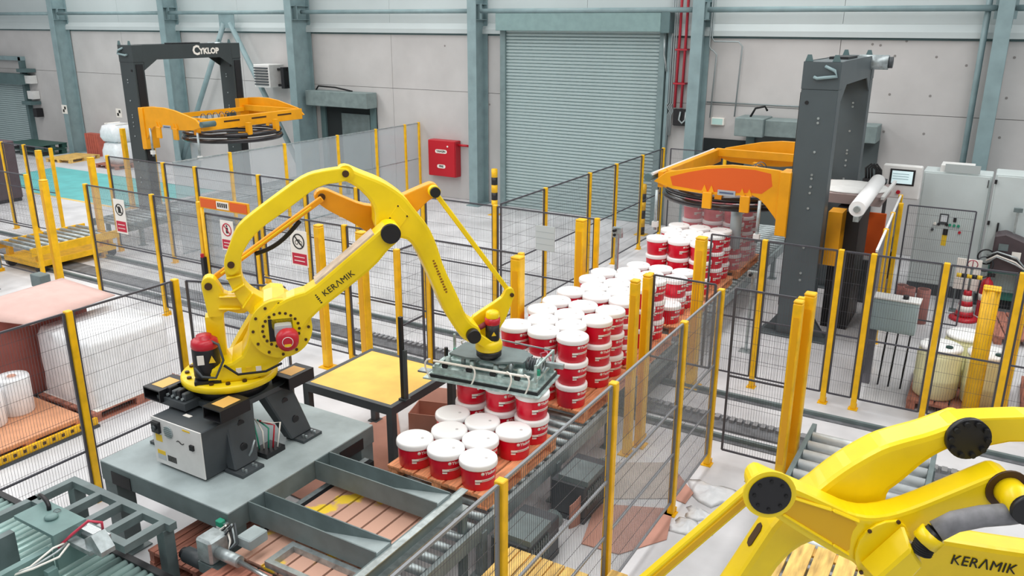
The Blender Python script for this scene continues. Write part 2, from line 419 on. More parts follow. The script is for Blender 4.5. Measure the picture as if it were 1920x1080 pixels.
pipe('conduit', [(-6.42, YW-.03, 3.2), (-3.0, YW-.03, 3.2)], .015, CONDT, 'level grey conduit above the stepped dock hood', 'conduit')
pipe('downpipe', [(-.7, YW-.3, 8), (-.7, YW-.3, 0)], .06, TEALST, 'round teal downpipe beside the column behind the switch cabinets')
cb = thing('cable_box', 'black switch box with grey cable loop under the red pipes', 'box', (-7.0, YW-.05, 2.6))
o = (-7.0, YW-.05, 2.6)
MB(o).box(-7.2, -6.82, YW-.2, YW-.001, 2.6, 3.0).bevel(.015, 1).build('body', BLACK, cb)
MB(o).tube([(-7.0, YW-.23, 2.95), (-7.03, YW-.23, 2.75), (-6.95, YW-.23, 2.67), (-6.87, YW-.23, 2.75), (-6.86, YW-.23, 2.95)], .025).build('cable_loop', GALV, cb)
# ------------------------------------------------------------------ safety fences
CLEAR = mat('polycarbonate', (196, 204, 208), .12, spec=.6, trans=.62)
GPANEL = mat('grey_sheet', (112, 112, 120), .45)
FZ = 2.2
def wires(p0, p1, z0, z1, origin, pv=.03, ph=.2, r=.0017):
    p0, p1 = Vector((p0[0], p0[1], 0)), Vector((p1[0], p1[1], 0)); L = (p1-p0).length; t = (p1-p0)/L; n = Vector((-t.y, t.x, 0))
    V, F = [], []
    def wire(a, b, u1, u2, r):
        i = len(V)
        for q in (a, b):
            for k in range(3):
                an = k*2*PI/3; V.append(q+u1*math.cos(an)*r+u2*math.sin(an)*r-origin)
        F.extend([(i, i+1, i+4, i+3), (i+1, i+2, i+5, i+4), (i+2, i, i+3, i+5)])
    k = 1
    while k*pv < L:
        q = p0+t*(k*pv); wire(q+Vector((0, 0, z0)), q+Vector((0, 0, z1)), t, n, r); k += 1
    z = z0+ph
    while z < z1:
        wire(p0+n*.004+Vector((0, 0, z)), p1+n*.004+Vector((0, 0, z)), n, Vector((0, 0, 1)), r*1.25); z += ph
    me = bpy.data.meshes.new('wire_mesh'); me.from_pydata([tuple(v) for v in V], [], F); me.materials.append(WIRE)
    return me
def post_mesh(w=.07, h=FZ):
    mb = MB(); mb.box(-w/2, w/2, -w/2, w/2, .012, h).bevel(.006, 1); me = bpy.data.meshes.new('post'); mb.bm.to_mesh(me); mb.bm.free(); me.materials.append(POST); return me
def plate_mesh(w=.12):
    mb = MB(); mb.box(-w/2, w/2, -w/2, w/2, 0, .012); mb.prism([(-.04, .036, .012), (.04, .036, .012), (.04, .07, .012), (-.04, .07, .012)], (0, 0, .05)); me = bpy.data.meshes.new('base_plate'); mb.bm.to_mesh(me); mb.bm.free(); me.materials.append(POST); return me
PM, PPM = post_mesh(), plate_mesh()
def fence(label, posts, panels, skip=(), z0=.16, mids=(1.12,), group=None, frame=None):
    """posts: [(x, y)] ; panels: [(i, j, kind)] between posts i and j"""
    ox, oy = posts[0]; O = Vector((ox, oy, 0))
    f = thing('safety_fence', label, 'fence', O, 0, group)
    for i, (x, y) in enumerate(posts):
        if i in skip: continue
        p = add('post', PM, f, loc=(x-ox, y-oy, 0)); add('base_plate', PPM, p)
    for i, j, kind in panels:
        a, b = Vector((*posts[i], 0)), Vector((*posts[j], 0)); t = (b-a).normalized(); a2, b2 = a+t*.05, b-t*.05
        Z = lambda z: Vector((0, 0, z))
        fr = MB(O)
        if kind == 'clear':
            fr.bar(a2+Z(FZ-.03), b2+Z(FZ-.03), .03); fr.bar(a2+Z(z0), b2+Z(z0), .03); fr.bar(a2+Z(1.12), b2+Z(1.12), .02)
            pf = fr.build('panel_frame', GALV, f)
            n = Vector((-t.y, t.x, 0))*.006
            m = MB(O); m.hexa([a2-n+Z(z0), b2-n+Z(z0), b2+n+Z(z0), a2+n+Z(z0), a2-n+Z(FZ-.04), b2-n+Z(FZ-.04), b2+n+Z(FZ-.04), a2+n+Z(FZ-.04)])
            m.build('clear_sheet', CLEAR, pf); continue
        if kind == 'grey':
            fr.bar(a2+Z(FZ-.015), b2+Z(FZ-.015), .03); pf = fr.build('panel_frame', OFFW, f)
            n = Vector((-t.y, t.x, 0))*.006
            m = MB(O); m.hexa([a2-n+Z(z0), b2-n+Z(z0), b2+n+Z(z0), a2+n+Z(z0), a2-n+Z(FZ-.03), b2-n+Z(FZ-.03), b2+n+Z(FZ-.03), a2+n+Z(FZ-.03)])
            m.build('sheet', GPANEL, pf); continue
        zt = FZ-.02
        fr.bar(a2+Z(zt), b2+Z(zt), .02); fr.bar(a2+Z(z0), b2+Z(z0), .02)
        for z in mids: fr.bar(a2+Z(z), b2+Z(z), .02)
        fr.bar(a2+Z(z0), a2+Z(zt), .024); fr.bar(b2+Z(z0), b2+Z(zt), .024)
        pf = fr.build('panel_frame', frame or DARK, f)
        w = add('wire_mesh', wires(a2, b2, z0, zt, O), pf, 'stuff')
        if kind == 'both':
            n = Vector((-t.y, t.x, 0)); n1 = n*.012; n2 = n*.018
            m = MB(O); m.hexa([a2+n1+Z(z0), b2+n1+Z(z0), b2+n2+Z(z0), a2+n2+Z(z0), a2+n1+Z(zt), b2+n1+Z(zt), b2+n2+Z(zt), a2+n2+Z(zt)])
            m.build('clear_sheet', mat('polycarbonate_thin', (205, 212, 216), .1, spec=.6, trans=.84), pf)
    return f
def seq(n, kind='mesh'): return [(i, i+1, kind) for i in range(n-1)]
XA = -2.45
fence('yellow-post mesh fence along the roller line where pails ride past the motors', [(XA, 2.2), (XA, 4.01), (XA, 5.79), (XA, 7.5), (XA, 8.72)], [(0, 1, 'mesh'), (1, 2, 'mesh'), (2, 3, 'both'), (3, 4, 'both')], mids=(1.3, .75), frame=mat('frame_mid_grey', (136, 138, 142), .4, metal=.3))
fence('short mesh fence panel between corner post and double post', [(XA+.07, 8.88), (-1.62, 8.88)], [(0, 1, 'mesh')], skip=(0,))
fence('short mesh fence panel reaching the pail line by a yellow cylinder post', [(-3.36, 8.9), (XA-.07, 8.9)], [(0, 1, 'mesh')], skip=(1,), z0=1.15, mids=())
fence('mesh fence in front of the tall dark mast and the grey box', [(-3.4, 11.2), (-2.6, 11.2), (-1.61, 11.2), (-1.21, 11.2), (-.37, 11.2), (.44, 11.2), (1.5, 11.2)], seq(7), skip=(0,), mids=(1.02,))
fence('fence of grey sheet panels with white top rail beside the pale switch cabinet', [(-1.21, 11.36), (-1.27, 12.75), (-1.33, 14.0), (-1.4, 15.6)], seq(4, 'grey'), skip=(0,))
XD = -6.97
fence('mesh fence running to the wall in front of the big shutter', [(XD, 11.36), (XD, 12.95), (XD, 14.8), (XD, 16.1), (XD, 17.55), (XD, 18.85)], seq(6), skip=(0,))
fence('short mesh fence turning from the shutter towards the stepped dock hood', [(XD+.1, 18.95), (-5.5, 18.95)], [(0, 1, 'mesh')], skip=(0,))
XC = -15.15
fence('clear sheet fence with yellow posts ending at the wall beside the red cabinet', [(XC, 11.36), (XC, 12.94), (XC, 14.63), (XC, 16.53), (XC, 18.09), (XC, 19.41), (XC, 20.08)], seq(7, 'clear'), skip=(0,))
fence('long mesh fence on the far side of the shuttle track', [(-17.08, 11.2), (-15.2, 11.2), (-14.2, 11.2), (-12.37, 11.2), (-11.15, 11.2), (-9.89, 11.2), (-8.4, 11.2), (-6.95, 11.2), (-5.13, 11.2)], [(0, 1, 'both'), (1, 2, 'both'), (2, 3, 'both')]+[(i, i+1, 'mesh') for i in range(3, 8)])
fence('mesh fence left of the shuttle conveyor with teal floor behind', [(-24.5, 11.2), (-22.6, 11.2), (-21.3, 11.2), (-20.32, 11.2), (-19.22, 11.2)], seq(5))
fence('long mesh fence on the near side of the shuttle track', [(-14.33, 8.88), (-12.46, 8.88), (-11.26, 8.88)], seq(3, 'both'))
fence('mesh fence with yellow posts behind the yellow robot arm', [(-9.95, 8.88), (-8.11, 8.88), (-6.6, 8.88), (-5.12, 8.88)], seq(4))
fence('mesh fence by the shuttle conveyor next to the cardboard sheet', [(-19.4, 8.88), (-17.8, 8.88), (-16.21, 8.88)], seq(3))
fence('short mesh fence stub beside the yellow-topped table', [(-6.6, 8.19), (-6.6, 8.78)], [(0, 1, 'mesh')], skip=(1,))
fence('near mesh fence in front of the white wrapped pallet', [(-7.95, 1.9), (-7.95, 3.2), (-7.95, 4.53), (-7.95, 5.82)], seq(4), mids=(.62,), z0=.05)
fence('slanting mesh fence panel behind the robot base', [(-7.88, 5.87), (-6.66, 6.32)], [(0, 1, 'mesh')], skip=(0, 1))
# gate with an orange and white header between the near-side fences
g = thing('access_gate', 'mesh gate under an orange and white header beam', 'gate', (-11.26, 8.88, 0))
O = Vector((-11.26, 8.88, 0))
fr = MB(O)
for z in (2.02, .1, 1.12): fr.bar((-11.16, 8.88, z), (-10.03, 8.88, z), .03)
for x in (-11.16, -10.03): fr.bar((x, 8.88, .1), (x, 8.88, 2.02), .03)
pf = fr.build('gate_frame', DARK, g)
w_ = add('wire_mesh', wires((-11.16, 8.88), (-10.03, 8.88), .1, 2.02, O), pf, 'stuff')
m = MB(O); m.box(-11.15, -10.04, 8.893, 8.899, .12, 2.0); m.build('clear_sheet', CLEAR, pf)
hd = MB(O).box(-11.17, -10.04, 8.83, 8.86, 2.12, 2.3).build('header_beam', mat('header_yellow', (236, 170, 20), .45), g)
for a, b in ((-11.14, -10.78), (-10.45, -10.07)): MB(O).box(a, b, 8.82, 8.83, 2.14, 2.28).build('header_stripe', ORD, hd)
MB(O).box(-10.76, -10.48, 8.818, 8.83, 2.15, 2.27).build('header_label', LABEL, hd)
for k in range(5): MB(O).box(-10.73+k*.048, -10.7+k*.048, 8.815, 8.818, 2.18, 2.25).build('printed_mark', TXTD, hd)
MB(O).box(-11.17, -11.1, 8.72, 8.79, .95, 1.3).build('gate_lock', BLACK, g)
MB(O).cyl((-11.14, 8.74, 1.3), (-11.14, 8.74, 1.36), .03, 8).build('lock_button', MRED, g)
MB(O).cyl((-11.13, 8.83, .02), (-11.13, 8.83, 2.12), .028, 10).build('gate_post', POST, g)
# mesh gate leaf in front of the switch cabinet
p0 = on_z(1698, 381, FZ); p1 = on_z(1838, 396, FZ)
yg = (p0.y+p1.y)/2
fence('dark framed mesh panel in front of the pale switch cabinet', [(p0.x, yg), (p1.x, yg)], [(0, 1, 'mesh')], skip=(0, 1), z0=.25, mids=())
p = thing('gate_post', 'yellow fence post with black lock beside the pale switch cabinet', 'post', (p0.x-.06, yg, 0))
add('post', PM, p, loc=(0, 0, 0)); q = add('base_plate', PPM, p)
MB().box(-.12, -.04, -.06, .06, .9, 1.35).build('lock', BLACK, p)
MB().box(-.11, -.045, -.065, .0, 1.42, 1.62).build('switch', GREYD, p)
# ---- warning plates hung on the fence
SRED = mat('sign_red', (196, 30, 60), .5)
def warn(u, v, y, w, h, label, kind):
    c = on_y(u, v, y); t = thing('warning_sign', label, 'sign', (c.x, y, c.z))
    MB().box(-w/2, w/2, -.004, .004, -h/2, h/2).build('plate', LABEL, t)
    MB().box(-w*.44, w*.44, -.0075, -.004, -h*.45, -h*.14).build('red_band', SRED, t)
    r = w*.36; cz = h*.2
    mb = MB(); mb.lathe([(r, -.001), (r, .003), (r*.84, .003), (r*.84, -.001)], (0, -.0065, cz), 28, (0, -1, 0)); mb.bar((-r*.62, -.008, cz+r*.62), (r*.62, -.008, cz-r*.62), .004, r*.16, up=(0, 0, 1)); mb.build('ban_ring', SRED if kind == 1 else TXTD, t)
    mb = MB()
    if kind == 0:   # hand
        mb.box(-.04, .04, -.0068, -.004, cz-.06, cz+.01)
        for k in range(4): mb.box(-.04+k*.021, -.024+k*.021, -.0068, -.004, cz+.01, cz+.05+.012*(k in (1, 2)))
    elif kind == 1: # figure
        mb.cyl((0, -.0068, cz+.06), (0, -.004, cz+.06), .018, 10); mb.box(-.025, .025, -.0068, -.004, cz-.06, cz+.035)
    else:
        for s in (-.04, .04): mb.lathe([(.035, 0), (.035, .002), (.025, .002), (.025, 0)], (s, -.0048, cz-.02), 16, (0, -1, 0))
        mb.box(-.05, .03, -.0068, -.004, cz+.015, cz+.03)
    mb.build('pictogram', TXTD, t)
    for k in range(2): MB().box(-w*.32, w*.32, -.009, -.0075, -h*(.24+.11*k)-.006, -h*(.24+.11*k)+.006).build('text_line', LABEL, t)
warn(226, 406, 8.83, .3, .62, 'white sign with hand symbol and red band on the mesh fence', 0)
warn(427, 442, 8.83, .3, .5, 'white sign with ringed figure and red band on the gate', 1)
warn(561, 466, 8.83, .34, .56, 'white sign with ringed wheels and red band on the mesh fence', 2)
c = on_y(1022, 447, 11.15)
t = thing('notice_board', 'plain pale notice plate hung on the mesh fence before the shutter', 'sign', (c.x, 11.15, c.z))
MB().box(-.17, .17, -.006, .006, -.2, .2).build('plate', mat('pale_plate', (198, 208, 210), .5), t)
for k in range(3): MB().box(-.16, .16, -.0075, -.006, .1-k*.1-.004, .1-k*.1+.004).build('text_line', mat('pale_line', (170, 182, 186), .5), t)

# ---- free-standing light-curtain columns
def column(x, y, label, h=2.2, w=.1, rnd=False, group=None):
    c = thing('light_curtain_column', label, 'column', (x, y, 0), 0, group)
    m = MB()
    if rnd: m.cyl((0, 0, .015), (0, 0, h), w/2, 20)
    else: m.box(-w/2, w/2, -w/2, w/2, .015, h).bevel(.012, 1)
    m.build('housing', POST, c)
    MB().box(-w*.9, w*.9, -w*.9, w*.9, 0, .015).build('foot_plate', POST, c)
    MB().box(-w/2, w/2, -w/2, w/2, h, h+.03).bevel(.01, 1).build('cap', POST, c)
    if not rnd:
        MB().box(-w*.28, w*.28, -w/2-.004, -w/2, .3, h-.15).build('lens_strip', mat('lens_strip', (232, 168, 14), .3), c)
    return c
column(-3.37, 8.46, 'yellow light curtain column on the pail line, nearer of the pair')
column(-3.33, 8.74, 'yellow light curtain column close to a short mesh panel on the pail line')
column(-3.36, 10.78, 'wide yellow light curtain column beside pails on the shuttle', w=.14)
column(-5.02, 8.62, 'wide yellow light curtain column beside the robot wrist link', w=.14)
column(-5.25, 10.9, 'yellow light curtain column standing between pails and shutter fence', w=.14)
column(-1.6, 8.66, 'double yellow column beside the free roller bed, nearer of two', w=.1)
column(-1.55, 9.0, 'double yellow column beside the free roller bed, the farther', w=.12)
column(-18.9, 10.72, 'yellow light curtain column at the shuttle conveyor by a green pallet', w=.115)
column(-16.95, 10.72, 'yellow light curtain column with footplate between shuttle conveyor and hand sign', w=.12)
column(-15.2, 8.62, 'yellow light curtain column standing by the cardboard sheet', w=.125)
column(-17.6, 8.5, 'yellow light curtain column at the outer edge of shuttle conveyor', w=.115)
column(-19.25, 13.7, 'yellow light curtain column in front of the dark wrapper gate', h=2.25, w=.14)
column(-20.95, 14.3, 'yellow column beside the dark hose rack of the wrapper', w=.12)
column(-20.3, 14.7, 'yellow column right behind the dark hose rack of the wrapper', w=.12)
column(.16, 11.5, 'thick round yellow bollard post beside the white drums', h=1.86, w=.2, rnd=True)
column(.5, 11.55, 'slim yellow post beside the thick round bollard', h=1.75, w=.12)
column(-8.35, 8.6, 'yellow light curtain column behind the robot hub and lower arm', w=.115)
column(-7.55, 8.6, 'yellow light curtain column under the lettered robot arm', w=.13)
# ------------------------------------------------------------------ pallets
def pallet_proto(m, label, group, W=1.2, L=1.42, name='wooden_pallet'):
    p = thing(name, label, 'pallet', (0, 0, 0), 0, group)
    nb = 7; bw = .152; gap = (W-nb*bw)/(nb-1)
    for k in range(nb):
        x = -W/2+k*(bw+gap)
        MB((x+bw/2, 0, .12)).box(x, x+bw, -L/2, L/2, .122, .144).build('deck_board', m, p).location = (x+bw/2, 0, .12)
    for y in (-L/2+.07, 0, L/2-.07):
        MB((0, y, .1)).box(-W/2, W/2, y-.06, y+.06, .1, .122).build('cross_board', m, p).location = (0, y, .1)
        for x in (-W/2+.06, 0, W/2-.06):
            MB((x, y, .022)).box(x-.055, x+.055, y-.06, y+.06, .022, .1).build('block', m, p).location = (x, y, .022)
    for x in (-W/2+.06, 0, W/2-.06):
        MB((x, 0, 0)).box(x-.055, x+.055, -L/2, L/2, 0, .022).build('bottom_board', m, p).location = (x, 0, 0)
    return p
ROLL = .576; PT = .72            # roller tops and pallet deck height
XP = -4.29
pal0 = pallet_proto(WOOD, 'orange wooden pallet with a single front layer of pails', 'pallets on the pail line')
pal0.location = (XP, 6.49, ROLL)
def pal(x, y, z, label, m=None, rotz=0, group='pallets on the pail line'):
    p = dup(pal0); p.location = (x, y, z); p['label'] = label; p['group'] = group; p.rotation_euler = (0, 0, rotz)
    if m:
        for c in p.children:
            c.data = recol(c.data, m)
    return p
_rc = {}
def recol(me, m):
    k = (me.name, m.name)
    if k not in _rc:
        q = me.copy(); q.materials.clear(); q.materials.append(m); _rc[k] = q
    return _rc[k]
pal(XP, 8.58, ROLL, 'orange wooden pallet under the three-high load next to the gripper')
pal(XP, 10.07, ROLL, 'orange wooden pallet riding on the shuttle car')
pal(XP-.06, 11.83, ROLL, 'orange wooden pallet under the half-height load of pails')
pal(XP-.1, 13.45, ROLL, 'orange wooden pallet under the load nearest the ring wrapper')
pal(XP-.1, 15.2, ROLL, 'orange wooden pallet inside the ring wrapper')
pal(XP-.18, 4.66, ROLL, 'empty pallet with yellow paint spills under the channel beams', mat('pallet_wood_pink', (208, 164, 144), .8, rgb2=(246, 210, 60), thresh=(.6, .64), scale=2.6, bump=.1, world=True))
pal(XP-.18, 3.2, ROLL, 'empty brown pallet at the clamp motor', WOODB)

# ------------------------------------------------------------------ pails
LR = .19; PH = .285; SP = .2885      # lid radius, pail height, stacking pitch
def wrap_text(body, size, r, ang0, zc, name):
    me = text_mesh(body, size, name, depth=.0008, align='LEFT', bold=.0012)
    for v in me.vertices:
        a = ang0 + v.co.x/r; rr = r + .0012 + v.co.z
        v.co = (rr*math.cos(a), rr*math.sin(a), zc+v.co.y)
    me.materials.clear(); me.materials.append(LABEL); return me
def arc_strip(mb, r, a0, a1, z0, z1, n=10, th=.0015):
    V = []
    for k in range(n+1):
        a = a0+(a1-a0)*k/n
        V += [((r+th)*math.cos(a), (r+th)*math.sin(a), z0), ((r+th)*math.cos(a), (r+th)*math.sin(a), z1)]
    mb.faces(V, [(2*k, 2*k+2, 2*k+3, 2*k+1) for k in range(n)])
pail0 = thing('paint_pail', 'x', 'pail', (0, 0, 0), 0, 'x')
b = MB(); b.lathe([(0, 0), (.158, 0), (.163, .006), (.178, .225), (.178, .24), (0, .24)], n=28)
b.build('body', RED, pail0)
l = MB(); l.lathe([(.179, .222), (.188, .222), (.1895, .228), (.1895, .262), (.187, .275), (.178, .283), (.16, PH), (.12, PH-.002), (0, PH-.002)], n=28)
lid = l.build('lid', WHITE, pail0)
MB().lathe([(.0, .002), (.014, .002), (.016, 0), (.016, -.004)], (.075, .03, PH), 8).build('lid_plug', mat('lid_plug', (200, 196, 196), .5), lid)
A0 = math.radians(-62)
add('brand_lettering', wrap_text('Ytukon', .046, .1755, math.radians(-30), .186, 'brand_lettering'), pail0)
e = MB(); e.lathe([(0, .0016), (.018, .0016), (.018, 0)], (.1755*math.cos(math.radians(-37)), .1755*math.sin(math.radians(-37)), .188), 10, (math.cos(math.radians(-37)), math.sin(math.radians(-37)), 0)); e.build('emblem', LABEL, pail0)
s = MB(); arc_strip(s, .1715, math.radians(-62), math.radians(12), .103, .128); s.build('white_stripe', LABEL, pail0)
s = MB(); arc_strip(s, .1705, math.radians(-62), math.radians(-46), .078, .094, 4); s.build('white_block', LABEL, pail0)
s = MB(); arc_strip(s, .1707, math.radians(-58), math.radians(-40), .096, .104, 4); s.build('black_wedge', TXTD, pail0)
s = MB(); arc_strip(s, .1735, math.radians(-40), math.radians(6), .11, .121, 8, .0022); s.build('stripe_print', mat('stripe_print', (214, 170, 160), .5), pail0)
handle = MB(); hp = []
for k in range(13):
    a = math.radians(-62+40)+PI*k/12
    hp.append((.184*math.cos(a), .184*math.sin(a), .2-.09*math.sin(PI*k/12)))
NP = [0]
def pail(x, y, z, label, group, rot=None, tilt=0):
    r = random.uniform(-.12, .12) if rot is None else rot
    p = pail0 if NP[0] == 0 else dup(pail0)
    NP[0] += 1
    p.location = (x+random.uniform(-.001, .001), y+random.uniform(-.001, .001), z); p.rotation_euler = (tilt, 0, r)
    p['label'] = label; p['group'] = group
    return p
XS3 = (-4.673, -4.29, -3.907); XS2 = (-4.4815, -4.0985)
def rows(y0): return [(y0, XS3), (y0+.336, XS2), (y0+.672, XS3), (y0+1.06, XS3)]
# load 1: front layer open, rear row two high under the gripper
G = 'pails on the pallet being loaded'
for y, xs in rows(5.97)[:3]:
    for x in xs: pail(x, y, PT, 'red paint pail with white lid in the single layer on the pallet being loaded', G)
for x in XS3:
    pail(x, 7.03, PT, 'red paint pail standing directly beneath a gripped pail on the pallet being loaded', G)
    pail(x, 7.03, PT+SP, 'red paint pail whose lid touches the underside of the gripper plate', 'pails under the gripper')
def load(y0, tiers, dx, where, group, skip=()):
    for t in range(tiers):
        for ri, (y, xs) in enumerate(rows(y0)):
            for xi, x in enumerate(xs):
                hidden = t < tiers-1 and ((ri == 1) or (ri == 2 and xi == 1))
                if hidden: continue
                lay = 'top' if t == tiers-1 else ['bottom', 'middle' if tiers == 3 else 'second', 'third', 'fourth'][t]
                pail(x+dx, y, PT+SP*t, f'red pail with white lid, {lay} layer of {where}', group)
load(8.03, 3, -.03, 'the three-high load next to the gripper', 'pails of the load next to the gripper')
load(9.54, 3, -.05, 'the load on the shuttle between yellow columns', 'pails of the load on the shuttle')
G = 'pails of the half-height load'
for x in (-4.77, -4.38, -3.97): pail(x, 11.34, PT, 'red paint pail with white lid in the low front row of the half-height load', G)
for y in (11.74, 12.14):
    for x in (-4.80, -4.415, -4.03):
        for t in range(2): pail(x, y, PT+SP*t, f'red pail with white lid, {["lower", "upper"][t]} layer in rear rows of the half-height load', G)
load(12.93, 3, -.12, 'the load just before the ring wrapper', 'pails of the load before the wrapper')
load(14.67, 5, -.1, 'the film-wrapped load inside the ring wrapper', 'pails inside the ring wrapper')
FILM = mat('stretch_film', (225, 225, 230), .18, spec=.7, trans=.72)
f = MB((XP-.1, 15.2, PT)); 
def rrect(x0, x1, y0, y1, r, n=4):
    P = []
    for cx, cy, a0 in ((x1-r, y1-r, 0), (x0+r, y1-r, 90), (x0+r, y0+r, 180), (x1-r, y0+r, 270)):
        for k in range(n+1):
            a = math.radians(a0+90*k/n); P.append((cx+r*math.cos(a), cy+r*math.sin(a)))
    return P
pp = rrect(XP-.1-.585, XP-.1+.585, 14.46, 15.9, .17)
rings = [[(x, y, PT+.01+z) for x, y in pp] for z in (0, .5, 1.0, 1.42)]
V = [v for r_ in rings for v in r_]; n = len(pp)
f.faces(V, [(k*n+i, k*n+(i+1) % n, (k+1)*n+(i+1) % n, (k+1)*n+i) for k in range(3) for i in range(n)])
fo = f.build('stretch_film_wrap', FILM); fo.location = (XP-.1, 15.2, PT); tag(fo, 'clear stretch film wrapped round the pails in the ring wrapper', 'film')

# ------------------------------------------------------------------ roller conveyors
RAILL = mat('rail_light', (152, 164, 166), .45, metal=.2, var=.2, scale=6)
def conveyor(label, x0, x1, y0, y1, zt=ROLL, pitch=.19, rr=.045, frame=GREYM, roll=GALV, legs=None, axis='y', skirt=.16, group=None, feet=True, frx=None):
    O = Vector(((x0+x1)/2, (y0+y1)/2, 0)); c = thing('roller_conveyor', label, 'conveyor', O, 0, group)
    if axis == 'y':
        for s, x in ((-1, x0), (1, x1)):
            MB(O).box(x-.025, x+.025, y0, y1, zt-rr-skirt+.03, zt-.012).build('side_rail', frame, c)
        n = int((y1-y0)/pitch); me = None
        for k in range(n):
            y = y0+pitch*(k+.5)
            if me is None: ob = MB().cyl((x0+.03-O.x, 0, 0), (x1-.03-O.x, 0, 0), rr, 12).build('roller', roll, c); me = ob.data
            else: ob = add('roller', me, c)
            ob.location = (0, y-O.y, zt-rr)
        ends = [(x, y) for x in (x0, x1) for y in (legs or (y0+.15, y1-.15))]
    else:
        for y in (y0, y1):
            MB(O).box(x0, x1, y-.03, y+.03, zt-rr-skirt+.03, zt+.01).build('side_rail', frame, c)
        n = int((x1-x0)/pitch); me = None
        for k in range(n):
            x = x0+pitch*(k+.5)
            if me is None: ob = MB().cyl((0, y0+.03-O.y, 0), (0, y1-.03-O.y, 0), rr, 12).build('roller', roll, c); me = ob.data
            else: ob = add('roller', me, c)
            ob.location = (x-O.x, 0, zt-rr)
        ends = [(x, y) for y in (y0, y1) for x in (legs or (x0+.15, x1-.15))]
    for x, y in ends:
        if feet:
            MB(O).box(x-.04, x+.04, y-.04, y+.04, 0, zt-rr-.05).build('leg', frame, c)
            MB(O).box(x-.08, x+.08, y-.08, y+.08, 0, .012).build('foot_plate', frame, c)
    return c
cA = conveyor('main roller line carrying the pallet being loaded', -4.92, -3.64, 2.2, 8.72, frame=RAILL, legs=(2.5, 4.0, 5.6, 7.1, 8.5))
cB = conveyor('roller bed of the shuttle car in the track corridor', -4.94, -3.66, 9.3, 11.05, legs=(), feet=False)
cC = conveyor('roller line leading through the right-hand ring wrapper', -4.98, -3.7, 11.25, 19.3, frame=RAILL, legs=(11.5, 13.0, 16.8, 19.0))
cD = conveyor('free roller bed behind the big foreground robot arm', -1.38, -.12, 3.0, 9.25, zt=.6, pitch=.235, rr=.055, roll=mat('roller_pale', (206, 212, 214), .4, metal=.3, var=.12, scale=9), legs=(3.3, 6.0, 9.0))
cE = conveyor('roller bed by the hand sign in the left-hand cell', -18.35, -17.1, 11.4, 19.3, legs=(11.8, 14, 17, 19))
cF = conveyor('shuttle roller bed with yellow side beams by the cardboard', -18.1, -16.85, 9.05, 11.05, legs=(), feet=False, frame=POST)
cG = conveyor('roller bed at the edge of the left-hand cell', -17.9, -16.6, 4.6, 8.3, legs=(5, 8.1), frame=GREYM)
# shuttle cars: chassis and wheels on the track
for O, c, y0, y1 in ((Vector((-4.3, 10.175, 0)), cB, 9.3, 11.05), (Vector((-17.475, 10.05, 0)), cF, 9.05, 11.05)):
    cx = O.x
    for x in (cx-.55, cx+.55):
        for y in (y0+.2, y1-.2):
            MB(O).box(x-.06, x+.06, y-.05, y+.05, .14, ROLL-.08).build('upright', POST if cx < -10 else GREYM, c)
            MB(O).cyl((x-.06, y, .1), (x+.06, y, .1), .1, 14).build('wheel', BLACK, c)
    MB(O).box(cx-.62, cx+.62, y0+.1, y1-.1, .14, .26).build('chassis', POST if cx < -10 else GREYD, c)
# drive boxes and motors below the main line (right side)
def drive(x, y, label):
    d = thing('drive_unit', label, 'motor', (x, y, 0))
    MB().box(-.2, .2, -.32, .32, .06, .44).bevel(.015, 1).build('housing', GREYD, d)
    MB().box(-.2, .2, -.32, .32, 0, .06).build('foot', GREYD, d)
    MB().box(-.12, .22, -.3, .1, .44, .5).build('cover', GREYM, d)
    for k in range(8): MB().box(.2, .212, -.26+k*.045, -.24+k*.045, .16, .38).build('cooling_fin', GREYM, d)
    MB().cyl((.05, .32, .25), (.05, .5, .25), .1, 14).build('motor', GREYM, d)
    return d
drive(-3.36, 5.95, 'dark finned drive box under the roller line beside a yellow fence post')
drive(-3.36, 7.15, 'dark finned drive box under the roller line behind the curled cardboard')
# track rails on the floor
TRK = mat('track_dark', (104, 106, 110), .6, var=.35, scale=8)
CHN = mat('chain_strip', (150, 152, 156), .45, metal=.4)
for y, lab in ((9.45, 'dark steel track rail on the floor along the corridor, nearer fence side'), (10.72, 'dark steel track rail on the floor along the corridor, farther side')):
    o = thing('floor_rail', lab, 'rail', (-11, y, 0))
    MB().box(-14, 14.2, -.1, .1, 0, .012).build('bed_plate', TRK, o); MB().box(-14, 14.2, -.025, .025, .012, .06).build('rail_head', GREYM, o)
o = thing('cable_channel', 'wide dark cable channel with chain links between the floor rails', 'channel', (-11, 9.85, 0))
MB().box(-14, 14.2, -.2, .2, 0, .03).build('trough', TRK, o)
me = None
for k in range(120):
    if me is None: q = MB().box(-.03, .03, -.06, .06, .03, .07).build('chain_link', CHN, o); me = q.data
    else: q = add('chain_link', me, o)
    q.location = (2+k*.1, .08, 0)

